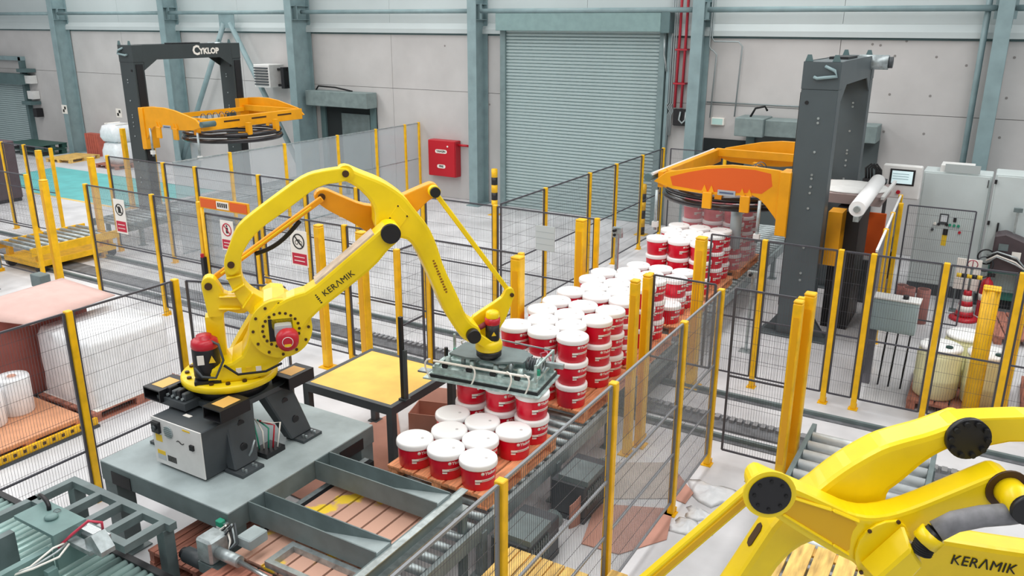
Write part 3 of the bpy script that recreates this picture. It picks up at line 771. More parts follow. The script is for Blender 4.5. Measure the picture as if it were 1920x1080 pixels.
# ------------------------------------------------------------------ robot platform and the table
def platform(x0, x1, y0, y1, zt, label, skirt=.2):
    O = Vector(((x0+x1)/2, (y0+y1)/2, 0)); p = thing('robot_platform', label, 'platform', O)
    MB(O).box(x0, x1, y0, y1, zt-.02, zt).bevel(.004, 1).build('deck_plate', PLAT, p)
    for a in ((x0, x1, y0, y0+.05), (x0, x1, y1-.05, y1), (x0, x0+.05, y0+.05, y1-.05), (x1-.05, x1, y0+.05, y1-.05)):
        MB(O).box(*a, zt-skirt, zt-.02).build('edge_beam', GREYM, p)
    for x in (x0+.1, x1-.1):
        for y in (y0+.1, y1-.1):
            MB(O).box(x-.09, x+.09, y-.09, y+.09, .015, zt-skirt).build('leg', GREYM, p)
            MB(O).box(x-.15, x+.15, y-.15, y+.15, 0, .015).build('foot_plate', GREYM, p)
    return p
pf = platform(-6.99, -5.22, 4.05, 5.97, 1.0, 'grey steel platform under the left yellow robot')
O = Vector((-6.105, 5.01, 0))
MB(O).box(-6.83, -6.55, 4.043, 4.05, .8, .93).build('fork_pocket', BLACK, pf)
MB(O).box(-5.22, -5.213, 5.45, 5.8, .8, .92).build('fork_pocket', BLACK, pf)
# two channel beams carried by the platform, and the cross beam
for y0, y1, lab in ((5.1, 5.31, 'open steel channel beam from platform, next to the front pails'), (4.27, 4.47, 'open steel channel beam from platform, above the clamp motor')):
    O = Vector((-5.2, y0, 0)); b = thing('channel_beam', lab, 'beam', O)
    MB(O).box(-5.215, -3.78, y0, y0+.012, .8, 1.0).build('web_plate', GREYM, b)
    MB(O).box(-5.215, -3.78, y1-.012, y1, .8, 1.0).build('web_plate', GREYM, b)
    MB(O).box(-5.215, -3.78, y0+.012, y1-.012, .8, .815).build('bottom_plate', PLAT, b)
    MB(O).prism([(-4.6, y0+.012, .815), (-3.78, y0+.012, .815), (-3.78, y0+.012, .985), ], (0, y1-y0-.024, 0)).build('sloped_cover', PLAT, b)
O = Vector((-3.72, 4.8, 0)); b = thing('guide_rail', 'long channel guide rail closing the ends of the two beams', 'rail', O)
MB(O).box(-3.78, -3.766, 3.0, 5.48, .78, .96).build('web_plate', GREYM, b)
MB(O).box(-3.766, -3.7, 3.0, 5.48, .78, .79).build('flange', GALV, b); MB(O).box(-3.766, -3.7, 3.0, 5.48, .95, .96).build('flange', GALV, b)
MB(O).box(-3.74, -3.68, 3.1, 3.18, 0, .78).build('post', GREYM, b); MB(O).box(-3.74, -3.68, 5.35, 5.43, 0, .78).build('post', GREYM, b)
# second rail with the drilled strip, just outside
# table
TOPY = mat('table_top_yellow', (243, 196, 96), .6, var=.16, scale=2.5)
O = Vector((-5.95, 6.95, 0)); t = thing('steel_table', 'grey steel table with worn yellow top beside the pail line', 'table', O)
x0, x1, y0, y1 = -6.62, -5.3, 6.38, 7.62
for a in ((x0, x1, y0, y0+.06), (x0, x1, y1-.06, y1), (x0, x0+.06, y0+.06, y1-.06), (x1-.06, x1, y0+.06, y1-.06)):
    MB(O).box(*a, .9, 1.0).build('apron', GREYD, t)
MB(O).box(x0+.06, x1-.06, y0+.06, y1-.06, .97, .998).build('top_plate', TOPY, t)
for x in (x0+.04, x1-.04):
    for y in (y0+.04, y1-.04):
        MB(O).box(x-.04, x+.04, y-.04, y+.04, .015, .9).build('leg', GREYD, t); MB(O).box(x-.07, x+.07, y-.07, y+.07, 0, .015).build('foot_plate', GREYD, t)
O = Vector((-5.32, 6.62, 1.0)); s = thing('sensor_bar', 'upright black and grey sensor bar at the yellow table', 'sensor', O)
MB().box(-.02, .02, -.02, .02, 0, .98).build('bar', BLACK, s); MB().box(.022, .055, -.02, .02, 0, .6).build('side_profile', GREYD, s); MB().box(-.04, .07, -.04, .04, 0, .02).build('clamp', GREYD, s)
# ------------------------------------------------------------------ palletising robots
# local frame of a robot: x = reach, y = sideways (left of reach), z = up; origin on the platform under the turning axis
class Rob:
    def __init__(s, A, u, zb, label):
        s.A = Vector((A[0], A[1], 0)); s.u = Vector((u[0], u[1], 0)).normalized(); s.y = Vector((-s.u.y, s.u.x, 0)); s.zb = zb
        s.t = thing('palletising_robot', label, 'robot', (A[0], A[1], zb), math.atan2(s.u.y, s.u.x))
    def px(s, p, yl):       # image point on the vertical plane y = yl -> local (x, z)
        if p[0] == 'L': return (p[1], p[2])
        o = s.A+s.y*yl; d = ray(*p); t = (s.y.dot(o-CAM))/s.y.dot(d); q = CAM+d*t
        return (s.u.dot(q-s.A), q.z-s.zb)
    def plate(s, name, pts, y0, y1, m, yn, parent=None, bev=.02, seg=2, round_n=1):
        P = [s.px(p, yn) for p in pts]
        for _ in range(round_n):     # corner cutting keeps the traced outline smooth
            Q = []
            for a, b in zip(P, P[1:]+P[:1]):
                Q += [(a[0]*.78+b[0]*.22, a[1]*.78+b[1]*.22), (a[0]*.22+b[0]*.78, a[1]*.22+b[1]*.78)]
            P = Q
        mb = MB().prism([(x, y0, z) for x, z in P], (0, y1-y0, 0))
        if bev: mb.bevel(bev, seg, 50)
        return mb.build(name, m, parent or s.t)
    def rod(s, name, a, b, y, w, h, m, parent=None):
        mb = MB().bar((a[0], y, a[1]), (b[0], y, b[1]), w, h, up=(0, 0, 1)); mb.bevel(.008, 1, 50); return mb.build(name, m, parent or s.t)
    def disc(s, name, c, y0, y1, r, m, parent=None, n=28):
        mb = MB().cyl((c[0], y0, c[1]), (c[0], y1, c[1]), r, n); return mb.build(name, m, parent or s.t)
    def bolts(s, parent, c, y0, y1, R, n, r, m, a0=0):
        for k in range(n):
            a = a0+2*PI*k/n; s.disc('bolt', (c[0]+R*math.cos(a), c[1]+R*math.sin(a)), y0, y1, r, m, parent, 8)
BOLT = mat('bolt_brown', (70, 44, 14), .5)
GRM = mat('motor_grey', (170, 172, 172), .4)
def robot_base(R, hub):
    t = R.t; yn = -.47
    # pedestal with four flared legs
    ped = MB()
    for sx in (-1, 1):
        for sy in (-1, 1):
            x0, x1 = sx*.2, sx*.36; y0, y1 = sy*.2, sy*.36
            bx0, bx1 = sx*.34, sx*.5; by0, by1 = sy*.34, sy*.5
            ped.hexa([(bx0, by0, .03), (bx1, by0, .03), (bx1, by1, .03), (bx0, by1, .03), (x0, y0, .56), (x1, y0, .56), (x1, y1, .56), (x0, y1, .56)])
    return t
def robot_common(R, hub):
    """turntable, swivel body, hub, motors shared by both robots; the pedestal is aligned with the platform"""
    t = R.t; rz = -t.rotation_euler.z
    def rot(p): return (p[0]*math.cos(rz)-p[1]*math.sin(rz), p[0]*math.sin(rz)+p[1]*math.cos(rz), p[2])
    pd = MB().lathe([(0, .52), (.33, .52), (.33, .60), (0, .60)], n=32).build('pedestal_top', GREYD, t)
    for sx in (-1, 1):
        for sy in (-1, 1):
            mb = MB(); q = lambda x, y, z: rot((x*sx, y*sy, z))
            mb.hexa([q(.43, .22, .03), q(.55, .22, .03), q(.55, .5, .03), q(.43, .5, .03), q(.2, .06, .56), q(.37, .06, .56), q(.37, .42, .56), q(.2, .42, .56)])
            lg = mb.bevel(.015, 1).build('pedestal_leg', GREYD, t)
            MB().hexa([q(.42, .26, 0), q(.66, .26, 0), q(.66, .52, 0), q(.42, .52, 0), q(.42, .26, .03), q(.66, .26, .03), q(.66, .52, .03), q(.42, .52, .03)]).build('foot_plate', GREYD, lg)
            for bx, by in ((.59, .33), (.63, .33), (.59, .45), (.63, .45)):
                MB().cyl(q(bx, by, .03), q(bx, by, .055), .012, 8).build('bolt', GALV, lg)
            for zz in (.2, .4):
                f = .56-zz; xo = .36+(.56-.36)*f/.53
                MB().cyl(q(xo-.02, .24+.14*f/.53, zz), q(xo+.006, .24+.14*f/.53, zz), .04, 12).build('hole', BLACK, lg)
    pl = MB()
    pts = [rot((x, y, .53)) for x, y in rrect(-.4, .4, -.4, .4, .12)]
    pl.prism(pts, (0, 0, .05)).build('pedestal_plate', GREYD, t)
    # four fork pockets sticking out of the pedestal plate
    for x, y, a in ((.42, -.42, 0), (.42, .42, 0), (-.42, -.42, 0), (-.42, .42, 0)):
        mb = MB(); w, h, d = .12, .055, .17
        c = (x, y, .56)
        q = lambda X, Y, Z: rot((c[0]+X, c[1]+Y, c[2]+Z))
        def bx(a0, a1, b0, b1, c0, c1): mb.hexa([q(a0, b0, c0), q(a1, b0, c0), q(a1, b1, c0), q(a0, b1, c0), q(a0, b0, c1), q(a1, b0, c1), q(a1, b1, c1), q(a0, b1, c1)])
        bx(-w, w, -d, d, 0, .012); bx(-w, w, -d, d, 2*h, 2*h+.012); bx(-w, -w+.012, -d, d, .012, 2*h); bx(w-.012, w, -d, d, .012, 2*h)
        fp = mb.build('fork_pocket', BLACK, t)
        m2 = MB(); m2.hexa([q(-.08, -.1, 2*h+.012), q(.08, -.1, 2*h+.012), q(.08, .1, 2*h+.012), q(-.08, .1, 2*h+.012), q(-.08, -.1, 2*h+.014), q(.08, -.1, 2*h+.014), q(.08, .1, 2*h+.014), q(-.08, .1, 2*h+.014)]); m2.build('sticker', mat('sticker_amber', (226, 178, 96), .5), fp)
    MB().lathe([(0, .58), (.36, .58), (.36, .69), (0, .69)], n=36).build('slew_ring', BLACK, t)
    tf = MB().lathe([(0, .69), (.44, .69), (.455, .70), (.455, .75), (.44, .765), (0, .765)], n=40).build('turntable', YEL, t)
    for k in range(16):
        a = 2*PI*k/16; MB().cyl((.39*math.cos(a), .39*math.sin(a), .765), (.39*math.cos(a), .39*math.sin(a), .785), .022, 8).build('bolt', BOLT, tf)
    # swivel body rising to the hub
    hx, hz = hub
    body = [(-.2, .765), (.33, .765), (.47, .9), (hx+.2, hz-.2), (hx+.24, hz), (hx+.1, hz+.24), (hx-.1, hz+.27), (hx-.26, hz+.14), (hx-.3, hz-.12), (.12, .98), (-.2, .9)]
    R.plate('swivel_body', [('L', *p) for p in body], -.34, .1, YEL, 0, bev=.03)
    R.plate('swivel_side', [('L', *p) for p in [(-.05, .765), (.3, .765), (.45, .95), (hx+.1, hz+.2), (hx-.12, hz+.24), (hx-.25, hz), (.05, .95)]], .12, .36, YEL, 0, bev=.03)
    hd = R.disc('hub_disc', hub, -.34, -.43, .285, YEL, n=40)
    R.disc('hub_ring', hub, -.43, -.445, .2, YEL, hd, 40)
    R.bolts(hd, hub, -.43, -.442, .25, 12, .014, BOLT); R.bolts(hd, hub, -.445, -.455, .165, 20, .014, BOLT)
    mb = MB().box(hub[0]-.11, hub[0]+.11, -.45, -.447, hub[1]-.11, hub[1]+.11).bevel(.03, 1); mb.build('motor_recess', BLACK, hd)
    mo = MB().box(hub[0]-.06, hub[0]+.1, -.56, -.447, hub[1]-.06, hub[1]+.08).bevel(.03, 2).build('axis_motor', GRM, t)
    c2 = (hub[0]+.05, hub[1]-.05)
    mb = MB().lathe([(0, .13), (.07, .13), (.1, .1), (.105, 0)], (c2[0], -.53, c2[1]), 20, (0, -1, 0)); mb.build('motor_cap', MRED, mo)
    mb = MB().lathe([(.045, .002), (.05, .002), (.05, 0), (.045, 0)], (c2[0], -.661, c2[1]), 20, (0, -1, 0)); mb.build('cap_ring', LABEL, mo)
    MB().box(c2[0]-.03, c2[0]+.03, -.6635, -.66, c2[1]-.045, c2[1]-.02).build('cap_label', STKY, mo)
    # second motor standing on the turntable
    mm = MB().box(-.3, -.06, -.34, -.1, .765, .8).build('motor_foot', BLACK, t)
    MB().lathe([(0, .8), (.115, .8), (.125, .83), (.125, 1.09), (.11, 1.12), (0, 1.12)], (-.18, -.22, 0), 20).build('slew_motor', BLACK, t)
    cap = MB().lathe([(.12, 1.1), (.128, 1.12), (.12, 1.17), (.09, 1.19), (.07, 1.19), (.07, 1.22), (0, 1.22)], (-.18, -.22, 0), 20).build('motor_cap', MRED, t)
    MB().box(-.25, -.19, -.352, -.34, .97, 1.06).build('motor_label', LABEL, t)
    MB().prism([(-.15, -.347, .98), (-.09, -.347, .98), (-.12, -.347, 1.05)], (0, .008, 0)).build('warning_label', STKY, t)
    MB().tube([(-.18, -.24, 1.2), (-.05, -.33, 1.15), (-.02, -.36, 1.0), (-.1, -.38, .84), (-.22, -.37, .86), (-.28, -.35, .95)], .012).build('cable', GREYD, t)
    MB().tube([(-.02, -.36, .95), (.1, -.4, .86), (.35, -.44, .88), (.5, -.48, .96)], .012).build('cable', RUB, t)
    for k, x in enumerate((.08, .17, .26)): MB().box(x, x+.05, -.3465, -.34, .84, .9).build('label', [LABEL, STKY, LABEL][k], t)
    return hd
def crank_pin(P, hub, L1, L2, side):
    dx, dz = P[0]-hub[0], P[1]-hub[1]; d = math.hypot(dx, dz); d = min(d, L1+L2-.01)
    a = (L2*L2-L1*L1+d*d)/(2*d); h = math.sqrt(max(0, L2*L2-a*a)); ux, uz = dx/d, dz/d
    return (hub[0]+a*ux-side*h*uz, hub[1]+a*uz+side*h*ux)
FA0, FA1 = -.2, .13          # forearm sides
LA0, LA1 = -.45, -.21        # lower arm sides
RK0, RK1 = .16, .3           # rocker sides

# ---------------------------------------------------------------- left robot
A1 = (-6.2, 5.03)
RL = Rob(A1, (1.8, 1.92), 1.0, 'yellow palletising robot on the grey platform with black lettering on its arm')
hub = RL.px((527, 617), -.43)
hubd = robot_common(RL, hub)
E_ = RL.px((732, 437), LA0); PIN = RL.px((648, 325), FA0); CP = RL.px((433, 497), FA0); WR = RL.px((886, 627), FA0)
EAR = RL.px((391, 535), -.05); RK_L = RL.px((603, 369), RK0); RK_R = RL.px((812, 357), RK0); WP = RL.px((957, 550), .1)
la = RL.plate('lower_arm', [(579, 546), (650, 485), (712, 432), (724, 420), (742, 419), (752, 430), (753, 446), (743, 458), (729, 469), (704, 500), (650, 544), (588, 592), (560, 632), (520, 640), (500, 610), (510, 575), (545, 556)], LA0, LA1, YEL, LA0, bev=.03)
RL.plate('top_dust_plate', [(590, 530), (650, 480), (700, 437), (706, 445), (655, 489), (596, 538)], LA0+.02, LA1-.02, YELD, LA0+.02, la, bev=0, round_n=0)
ecap = RL.disc('elbow_cap', E_, LA0-.05, LA0, .092, BLACK)
fa = RL.plate('forearm', [(640, 317), (654, 315), (679, 326), (716, 340), (738, 353), (760, 369), (779, 394), (804, 425), (818, 455), (834, 505), (860, 558), (873, 590), (884, 605), (902, 616), (902, 636), (886, 646), (868, 637), (851, 614), (835, 588), (810, 531), (785, 478), (767, 451), (750, 447), (722, 450), (704, 430), (704, 396), (693, 375), (671, 353), (654, 343), (640, 338), (636, 328)], FA0, FA1, YEL, FA0, bev=.03)
RL.disc('pin', PIN, FA0-.02, FA0+.01, .03, BOLT, fa, 14)
RL.disc('pin_boss', PIN, FA0-.012, FA0, .075, YEL, fa, 20)
wc = RL.disc('wrist_cap', WR, FA0-.09, FA0, .07, BLACK)
# bolts on the inspection plate of the forearm
ip = RL.plate('inspection_plate', [(746, 383), (766, 405), (747, 430), (728, 409)], FA0-.006, FA0, YEL, FA0, fa, bev=.002, seg=1, round_n=0)
for p in ((746, 386), (763, 405), (747, 427), (731, 409)): RL.disc('bolt', RL.px(p, FA0), FA0-.012, FA0-.005, .009, BOLT, ip, 8)
ul = RL.plate('upper_link', [(645, 314), (610, 319), (582, 325), (560, 336), (510, 372), (477, 397), (452, 417), (440, 433), (427, 469), (419, 492), (424, 512), (436, 517), (450, 506), (453, 480), (458, 468), (471, 447), (493, 425), (527, 401), (566, 372), (588, 355), (612, 345), (640, 342), (656, 334), (657, 320)], FA0-.04, FA0+.1, YEL, FA0-.02, bev=.012)
for p in ((648, 326), (433, 497)): RL.disc('link_pin', RL.px(p, FA0-.05), FA0-.055, FA0-.03, .032, BOLT, ul, 14)
ck = RL.plate('crank', [(419, 490), (422, 516), (436, 545), (452, 572), (470, 590), (500, 605), (530, 575), (492, 559), (471, 547), (457, 533), (452, 514), (452, 488), (440, 478), (426, 480)], FA0+.02, FA0+.22, YEL, FA0+.02, bev=.012)
for a, b in (((434, 548), (458, 533)), ((455, 578), (474, 549)), ((424, 522), (452, 516))):
    P, Q = RL.px(a, FA0), RL.px(b, FA0); RL.rod('rib', P, Q, FA0+.0, .05, .02, YEL, ck)
ear = RL.plate('anchor_ear', [(376, 535), (381, 523), (391, 519), (402, 523), (412, 537), (421, 553), (450, 553), (470, 580), (455, 590), (420, 582), (419, 606), (393, 606), (384, 568)], -.08, .06, YEL, -.08, bev=.015)
RL.disc('ear_pin', EAR, -.1, -.07, .035, BOLT, ear, 14)
for z0, z1 in ((556, 556), (578, 578)):
    P, Q = RL.px((410, z0), -.1), RL.px((452, z1), -.1); RL.rod('fin', P, Q, -.11, .05, .015, YEL, ear)
P = RL.px((405, 600), 0); MB().box(P[0]-.09, P[0]+.07, -.08, .06, .76, P[1]+.06).build('ear_post', YEL, ear)
r1 = RL.rod('parallel_rod', EAR, RK_L, .08, .05, .055, ORG)
RL.rod('rod_groove', (EAR[0]*.9+RK_L[0]*.1, EAR[1]*.9+RK_L[1]*.1), (EAR[0]*.1+RK_L[0]*.9, EAR[1]*.1+RK_L[1]*.9), .05, .01, .02, YEL, r1)
hz = []
for k in range(9):
    f = .38+.4*k/8; hz.append((EAR[0]*(1-f)+RK_L[0]*f+.02, .09, EAR[1]*(1-f)+RK_L[1]*f-.045-.06*math.sin(PI*k/8)))
MB().tube(hz, .022).build('hose', RUB, r1)
rk = RL.plate('rocker', [(588, 369), (596, 357), (610, 355), (632, 365), (677, 384), (710, 388), (760, 364), (799, 347), (810, 343), (821, 347), (823, 359), (815, 370), (802, 378), (780, 400), (752, 440), (725, 455), (695, 440), (671, 424), (643, 409), (615, 395), (593, 379)], RK0, RK1, ORG, RK0, bev=.012)
RL.disc('rocker_pin', RK_L, RK0-.03, RK0, .035, BOLT, rk, 14)
sh = RL.disc('rocker_shaft', RK_R, RK0-.1, RK0+.05, .06, YEL, rk, 20); RL.disc('shaft_cap', RK_R, RK0-.13, RK0-.1, .052, BLACK, rk, 20)
RL.rod('tie_rod', RK_R, WP, .1, .05, .05, YEL)
# wrist
wt = RL.plate('wrist_link', [(945, 552), (950, 541), (962, 540), (966, 552), (962, 562), (948, 600), (940, 612), (925, 640), (905, 645), (900, 625), (884, 600), (890, 592), (940, 560)], .05, .12, YEL, .05, bev=.01)
RL.disc('link_pin', WP, .03, .05, .022, BOLT, wt, 12)
fx = (RL.px((918, 640), -.05))
wb_ = MB().lathe([(0, -.1), (.13, -.1), (.145, -.085), (.145, -.02), (.11, .03), (0, .03)], (fx[0], -.02, fx[1]), 28).build('wrist_body', YEL, RL.t)
MB().lathe([(0, -.16), (.135, -.16), (.135, -.1), (0, -.1)], (fx[0], -.02, fx[1]), 28).build('tool_flange', BLACK, RL.t)
RL.rod('wrist_arm', (WR[0], WR[1]-.02), (fx[0], fx[1]-.03), -.08, .12, .1, YEL)
wm = MB().lathe([(0, .02), (.07, .02), (.075, .04), (.075, .22), (0, .22)], (fx[0]+.03, -.06, fx[1]), 18).build('wrist_motor', BLACK, RL.t)
MB().lathe([(.078, .2), (.085, .22), (.08, .27), (0, .27)], (fx[0]+.03, -.06, fx[1]), 18).build('motor_cap', MRED, wm)
MB().lathe([(.07, .27), (.075, .28), (.07, .33), (.05, .345), (0, .345)], (fx[0]+.03, -.06, fx[1]), 18).build('motor_cover', YEL, wm)
MB().prism([(fx[0]+.0, -.137, fx[1]+.09), (fx[0]+.05, -.137, fx[1]+.09), (fx[0]+.025, -.137, fx[1]+.135)], (0, .005, 0)).build('warning_label', STKY, wm)
MB().tube([(fx[0]-.04, -.05, fx[1]+.2), (fx[0]-.12, -.05, fx[1]+.16), (fx[0]-.16, -.06, fx[1]+.05)], .03, 10).build('motor_hose', mat('hose_maroon', (120, 36, 44), .6), wm)
def letters(R, body, size, pA, pB, yl, m, parent, face=-1, **k):
    a, b = R.px(pA, yl), R.px(pB, yl); d = Vector((b[0]-a[0], 0, b[1]-a[1])); c = ((a[0]+b[0])/2, yl+face*.002, (a[1]+b[1])/2)
    n = Vector((0, face, 0)); yd = n.cross(d.normalized())
    return text(body, size, m, c, d, yd, parent, **k)
letters(RL, 'KER\u039bMIK', .082, (612, 548), (657, 515), LA0, TXTD, la, bold=0, spacing=1.05)
def marks(R, pA, pB, n, h, yl, m, parent):      # small print too fine to read in the photograph
    a, b = Vector((*R.px(pA, yl),)), Vector((*R.px(pB, yl),)); st = (b-a)/n
    for k in range(n):
        p = a+st*(k+.15); q = a+st*(k+.75); f = .6+.4*((k*7) % 3)/2
        MB().bar((p.x, yl-.001, p.y), (q.x, yl-.001, q.y), .003, h*f, up=(0, 0, 1)).build('printed_mark', m, parent)
marks(RL, (591, 552), (604, 569), 5, .022, LA0, TXTD, la)
marks(RL, (812, 487), (838, 550), 13, .032, FA0, mat('lettering_brown', (150, 96, 20), .5), fa)

# ---------------------------------------------------------------- gripper
def gripper(loc, rz, label):
    g = thing('vacuum_gripper', label, 'gripper', loc, rz)
    MB().box(-.68, .68, -.34, .31, 0, .016).build('suction_plate', ALU, g)
    MB().box(-.82, -.68, -.2, -.1, 0, .02).build('tongue', GALV, g)
    MB().box(-.62, .65, -.3, .3, .016, .05).build('foam_layer', BLACK, g)
    MB().box(-.61, .64, -.29, .29, .05, .066).build('carrier_plate', ALU, g)
    for y in (-.24, 0, .24): MB().box(-.6, .62, y-.025, y+.025, .066, .13).build('cross_beam', ALU, g)
    for x in (-.55, -.2, .2, .58): MB().box(x-.025, x+.025, -.26, .28, .13, .16).build('long_beam', ALU, g)
    pts = [(-.42, -.2), (-.2, -.24), (.0, -.2), (.16, -.24), (.3, -.16), (.42, -.14), (.44, .1), (.3, .2), (-.1, .22), (-.4, .16)]
    MB().prism([(x, y, .27) for x, y in pts], (0, 0, .022)).build('mounting_plate', GREYM, g)
    for x in (-.28, .28):
        for y in (-.14, .13): MB().cyl((x, y, .16), (x, y, .27), .025, 10).build('stand_off', GALV, g)
    for k, x in enumerate((-.45, -.16, .12, .4)):
        MB().lathe([(0, 0), (.045, 0), (.05, .02), (.03, .05), (.03, .1), (0, .1)], (x, -.17, .13), 12).build('vacuum_generator', ALU, g)
        MB().cyl((x, -.262, .155), (x, -.245, .155), .036, 14).build('port', BLACK, g)
    MB().tube([(-.58, -.27, .2), (-.3, -.27, .2), (.3, -.27, .2), (.55, -.27, .2)], .014).build('air_pipe', LABEL, g)
    for x in (-.6, -.12, .3, .5):
        P = [(x+.06*math.sin(PI*k/8)*(1 if x > -.3 else -1), -.3-.015*math.sin(PI*k/8), -.01+.24*math.sin(PI/2*k/8)) for k in range(9)]
        MB().tube(P, .01).build('air_hose', LABEL, g)
    for k in range(7): MB().lathe([(.06, 0), (.075, .012), (.06, .024)], (.42+k*.028, -.02, .24), 14, (1, 0, 0)).build('coil_ring', GREYD if k < 4 else GALV, g)
    for x, y in ((.6, -.24), (.62, .24), (-.58, .25)): MB().box(x-.012, x+.012, y-.012, y+.012, .06, .33).build('upright', ALU, g)
    MB().bar((.6, -.24, .3), (.62, .24, .32), .02).build('side_rail', ALU, g)
    MB().bar((.62, .24, .32), (-.1, .27, .34), .014).build('back_rail', GALV, g)
    MB().box(.6, .8, .05, .1, .2, .25).build('sensor_arm', GALV, g)
    for k, (x, y) in enumerate(((-.5, .1), (-.42, .2), (-.56, .0), (.5, .2), (.56, .12), (.3, .24), (.58, -.1))):
        MB().cyl((x, y, .13), (x, y, .22+.02*(k % 3)), .022, 8).build('valve', [GREENP, GREYD, BLACK][k % 3], g)
    for k, (x, y) in enumerate(((-.3, .24), (-.46, .24), (.5, .25))):
        MB().tube([(x, y, .16), (x-.03, y, .26), (x+.05, y-.02, .3), (x+.1, y-.03, .2)], .009).build('air_hose', [mat('hose_pink', (216, 120, 140), .5), LABEL, mat('hose_pink', (216, 120, 140), .5)][k], g)
    return g
FLW = Vector((A1[0], A1[1], 0))+RL.u*fx[0]
gr = gripper((-4.44, 7.08, 1.302), math.radians(8), 'aluminium vacuum gripper with hoses pressed on the pail lids')
MB((0, 0, 0)).cyl((FLW.x+4.44, FLW.y-7.08, .29), (FLW.x+4.44, FLW.y-7.08, fx[1]+1.0-.16-1.302), .1, 20).build('flange_adapter', BLACK, gr)
for o in gr.children:
    if o.name.startswith('flange_adapter'):
        o.rotation_euler = (0, 0, -math.radians(8))

# controller box on the platform
O = Vector((-6.1, 4.45, 1.0)); cb = thing('control_cabinet', 'white-fronted control cabinet with fan grille and yellow stickers on the platform', 'cabinet', O)
bx0, bx1, by0, by1, bh = -6.46, -5.78, 4.29, 4.73, .5
MB(O).box(bx0, bx1, by0+.012, by1, 1.02, 1.0+bh).bevel(.008, 1).build('housing', GREYD, cb)
MB(O).box(bx0, bx1, by0, by0+.012, 1.03, 1.0+bh).build('front_panel', OFFW, cb)
MB(O).box(bx0+.04, bx1-.04, by0+.03, by1-.03, 1.0, 1.02).build('plinth', BLACK, cb)
MB(O).box(bx0+.03, bx0+.13, by0-.03, by0, 1.36, 1.47).build('main_switch', BLACK, cb)
MB(O).cyl((bx0+.08, by0-.05, 1.415), (bx0+.08, by0-.03, 1.415), .025, 12).build('switch_knob', GREYD, cb)
MB(O).cyl((bx0+.235, by0-.008, 1.395), (bx0+.235, by0, 1.395), .06, 24).build('fan_grille', GALV, cb)
for k in range(5): MB(O).box(bx0+.185, bx0+.285, by0-.011, by0-.008, 1.355+k*.02, 1.36+k*.02).build('grille_bar', GREYM, cb)
MB(O).box(bx0+.04, bx0+.13, by0-.003, by0, 1.265, 1.335).build('sticker', STKY, cb)
MB(O).box(bx0+.04, bx0+.15, by0-.003, by0, 1.13, 1.17).build('sticker', STKY, cb)
MB(O).box(bx0+.04, bx0+.15, by0-.003, by0, 1.075, 1.13).build('sticker', mat('sticker_grey', (190, 196, 200), .5), cb)
MB(O).box(bx0+.44, bx0+.54, by0-.003, by0, 1.465, 1.48).build('sticker', STKY, cb)
MB(O).box(bx0+.53, bx0+.58, by0-.02, by0, 1.3, 1.35).build('connector', BLACK, cb)
for k in range(9): MB(O).box(bx0+.18+k*.014, bx0+.188+k*.014, by0-.003, by0, 1.085, 1.145).build('barcode_bar', TXTD, cb)
MB(O).tube([(bx0+.34+.02*k, by0-.004, 1.33+.012*math.sin(k*1.3)) for k in range(6)], .004).build('scribble', TXTD, cb)
MB(O).box(bx0+.25, bx0+.34, by0+.16, by0+.2, 1.5, 1.504).build('top_label', LABEL, cb)
MB(O).tube([(bx1-.02, by1-.02, 1.02), (bx1+.07, by1-.03, 1.03), (bx1+.12, by1+.01, 1.15), (bx1+.13, by1+.05, 1.25)], .01).build('cable', GALV, cb)
# valve block and hoses on the pedestal
O = Vector((-6.4, 4.6, 1.53)); vb = thing('valve_block', 'cluster of dark valves on the pedestal plate above the control cabinet', 'valve', O)
MB().box(-.2, .2, -.12, .06, .055, .075).build('base_plate', GREYD, vb)
for k in range(5):
    MB().box(-.17+k*.07, -.12+k*.07, -.08, .02, .075, .15+.02*(k % 2)).bevel(.008, 1).build('valve', [GREYD, BLACK][k % 2], vb)
    MB().cyl((-.145+k*.07, -.1, .1), (-.145+k*.07, -.08, .1), .014, 8).build('fitting', GALV, vb)
MB().box(-.2, .2, -.12, .1, 0, .055).build('carrier', GREYD, vb)
O = Vector((-5.72, 5.0, 1.0)); hb = thing('hose_bundle', 'tangle of red and green hoses with fittings under the pedestal', 'hoses', O)
MB().box(-.1, .1, -.12, .12, 0, .05).build('manifold', BLACK, hb)
for k, m in enumerate((MRED, GREENP, LABEL, GREENP, MRED, LABEL)):
    x = -.08+k*.03
    MB().tube([(x, -.1+.03*k, .05), (x-.02, -.12+.05*k, .18+.02*k), (x-.1, -.05+.03*k, .26), (x-.16, .02, .3)], .008).build('hose', m, hb)

# ---------------------------------------------------------------- right (foreground) robot
PH_ = math.radians(28); n2 = Vector((math.sin(PH_), -math.cos(PH_), 0)); u2 = Vector((-math.cos(PH_), -math.sin(PH_), 0))
c0 = CAM+ray(1650, 950).normalized()*4.45
d_ = ray(1642, 1012); Ew = CAM+d_*(n2.dot(c0-CAM)/n2.dot(d_))
A2 = Ew-u2*1.6-n2*RK1
def pl2(u, v, yl):      # reach and height of an image point on the lower-arm plane
    o = A2+n2*yl; d = ray(u, v); q = CAM+d*(n2.dot(o-CAM)/n2.dot(d)); return u2.dot(q-A2), q.z
ea, eb = pl2(1660, 1045, -.27), pl2(1843, 1078, -.27)
ed = Vector((eb[0]-ea[0], eb[1]-ea[1])).normalized(); hb_ = (ea[0]+ed.x*1.39, ea[1]+ed.y*1.39)
A2 = A2+u2*(hb_[0]-hub[0]); ZB2 = hb_[1]-hub[1]
RR = Rob((A2.x, A2.y), (u2.x, u2.y), ZB2, 'large yellow foreground robot arm with black lettering and corrugated hose')
hub2 = (hub[0], hub[1])
robot_common(RR, hub2)
E2 = RR.px((1660, 1045), -.27); P2 = RR.px((1812, 819), FA1)
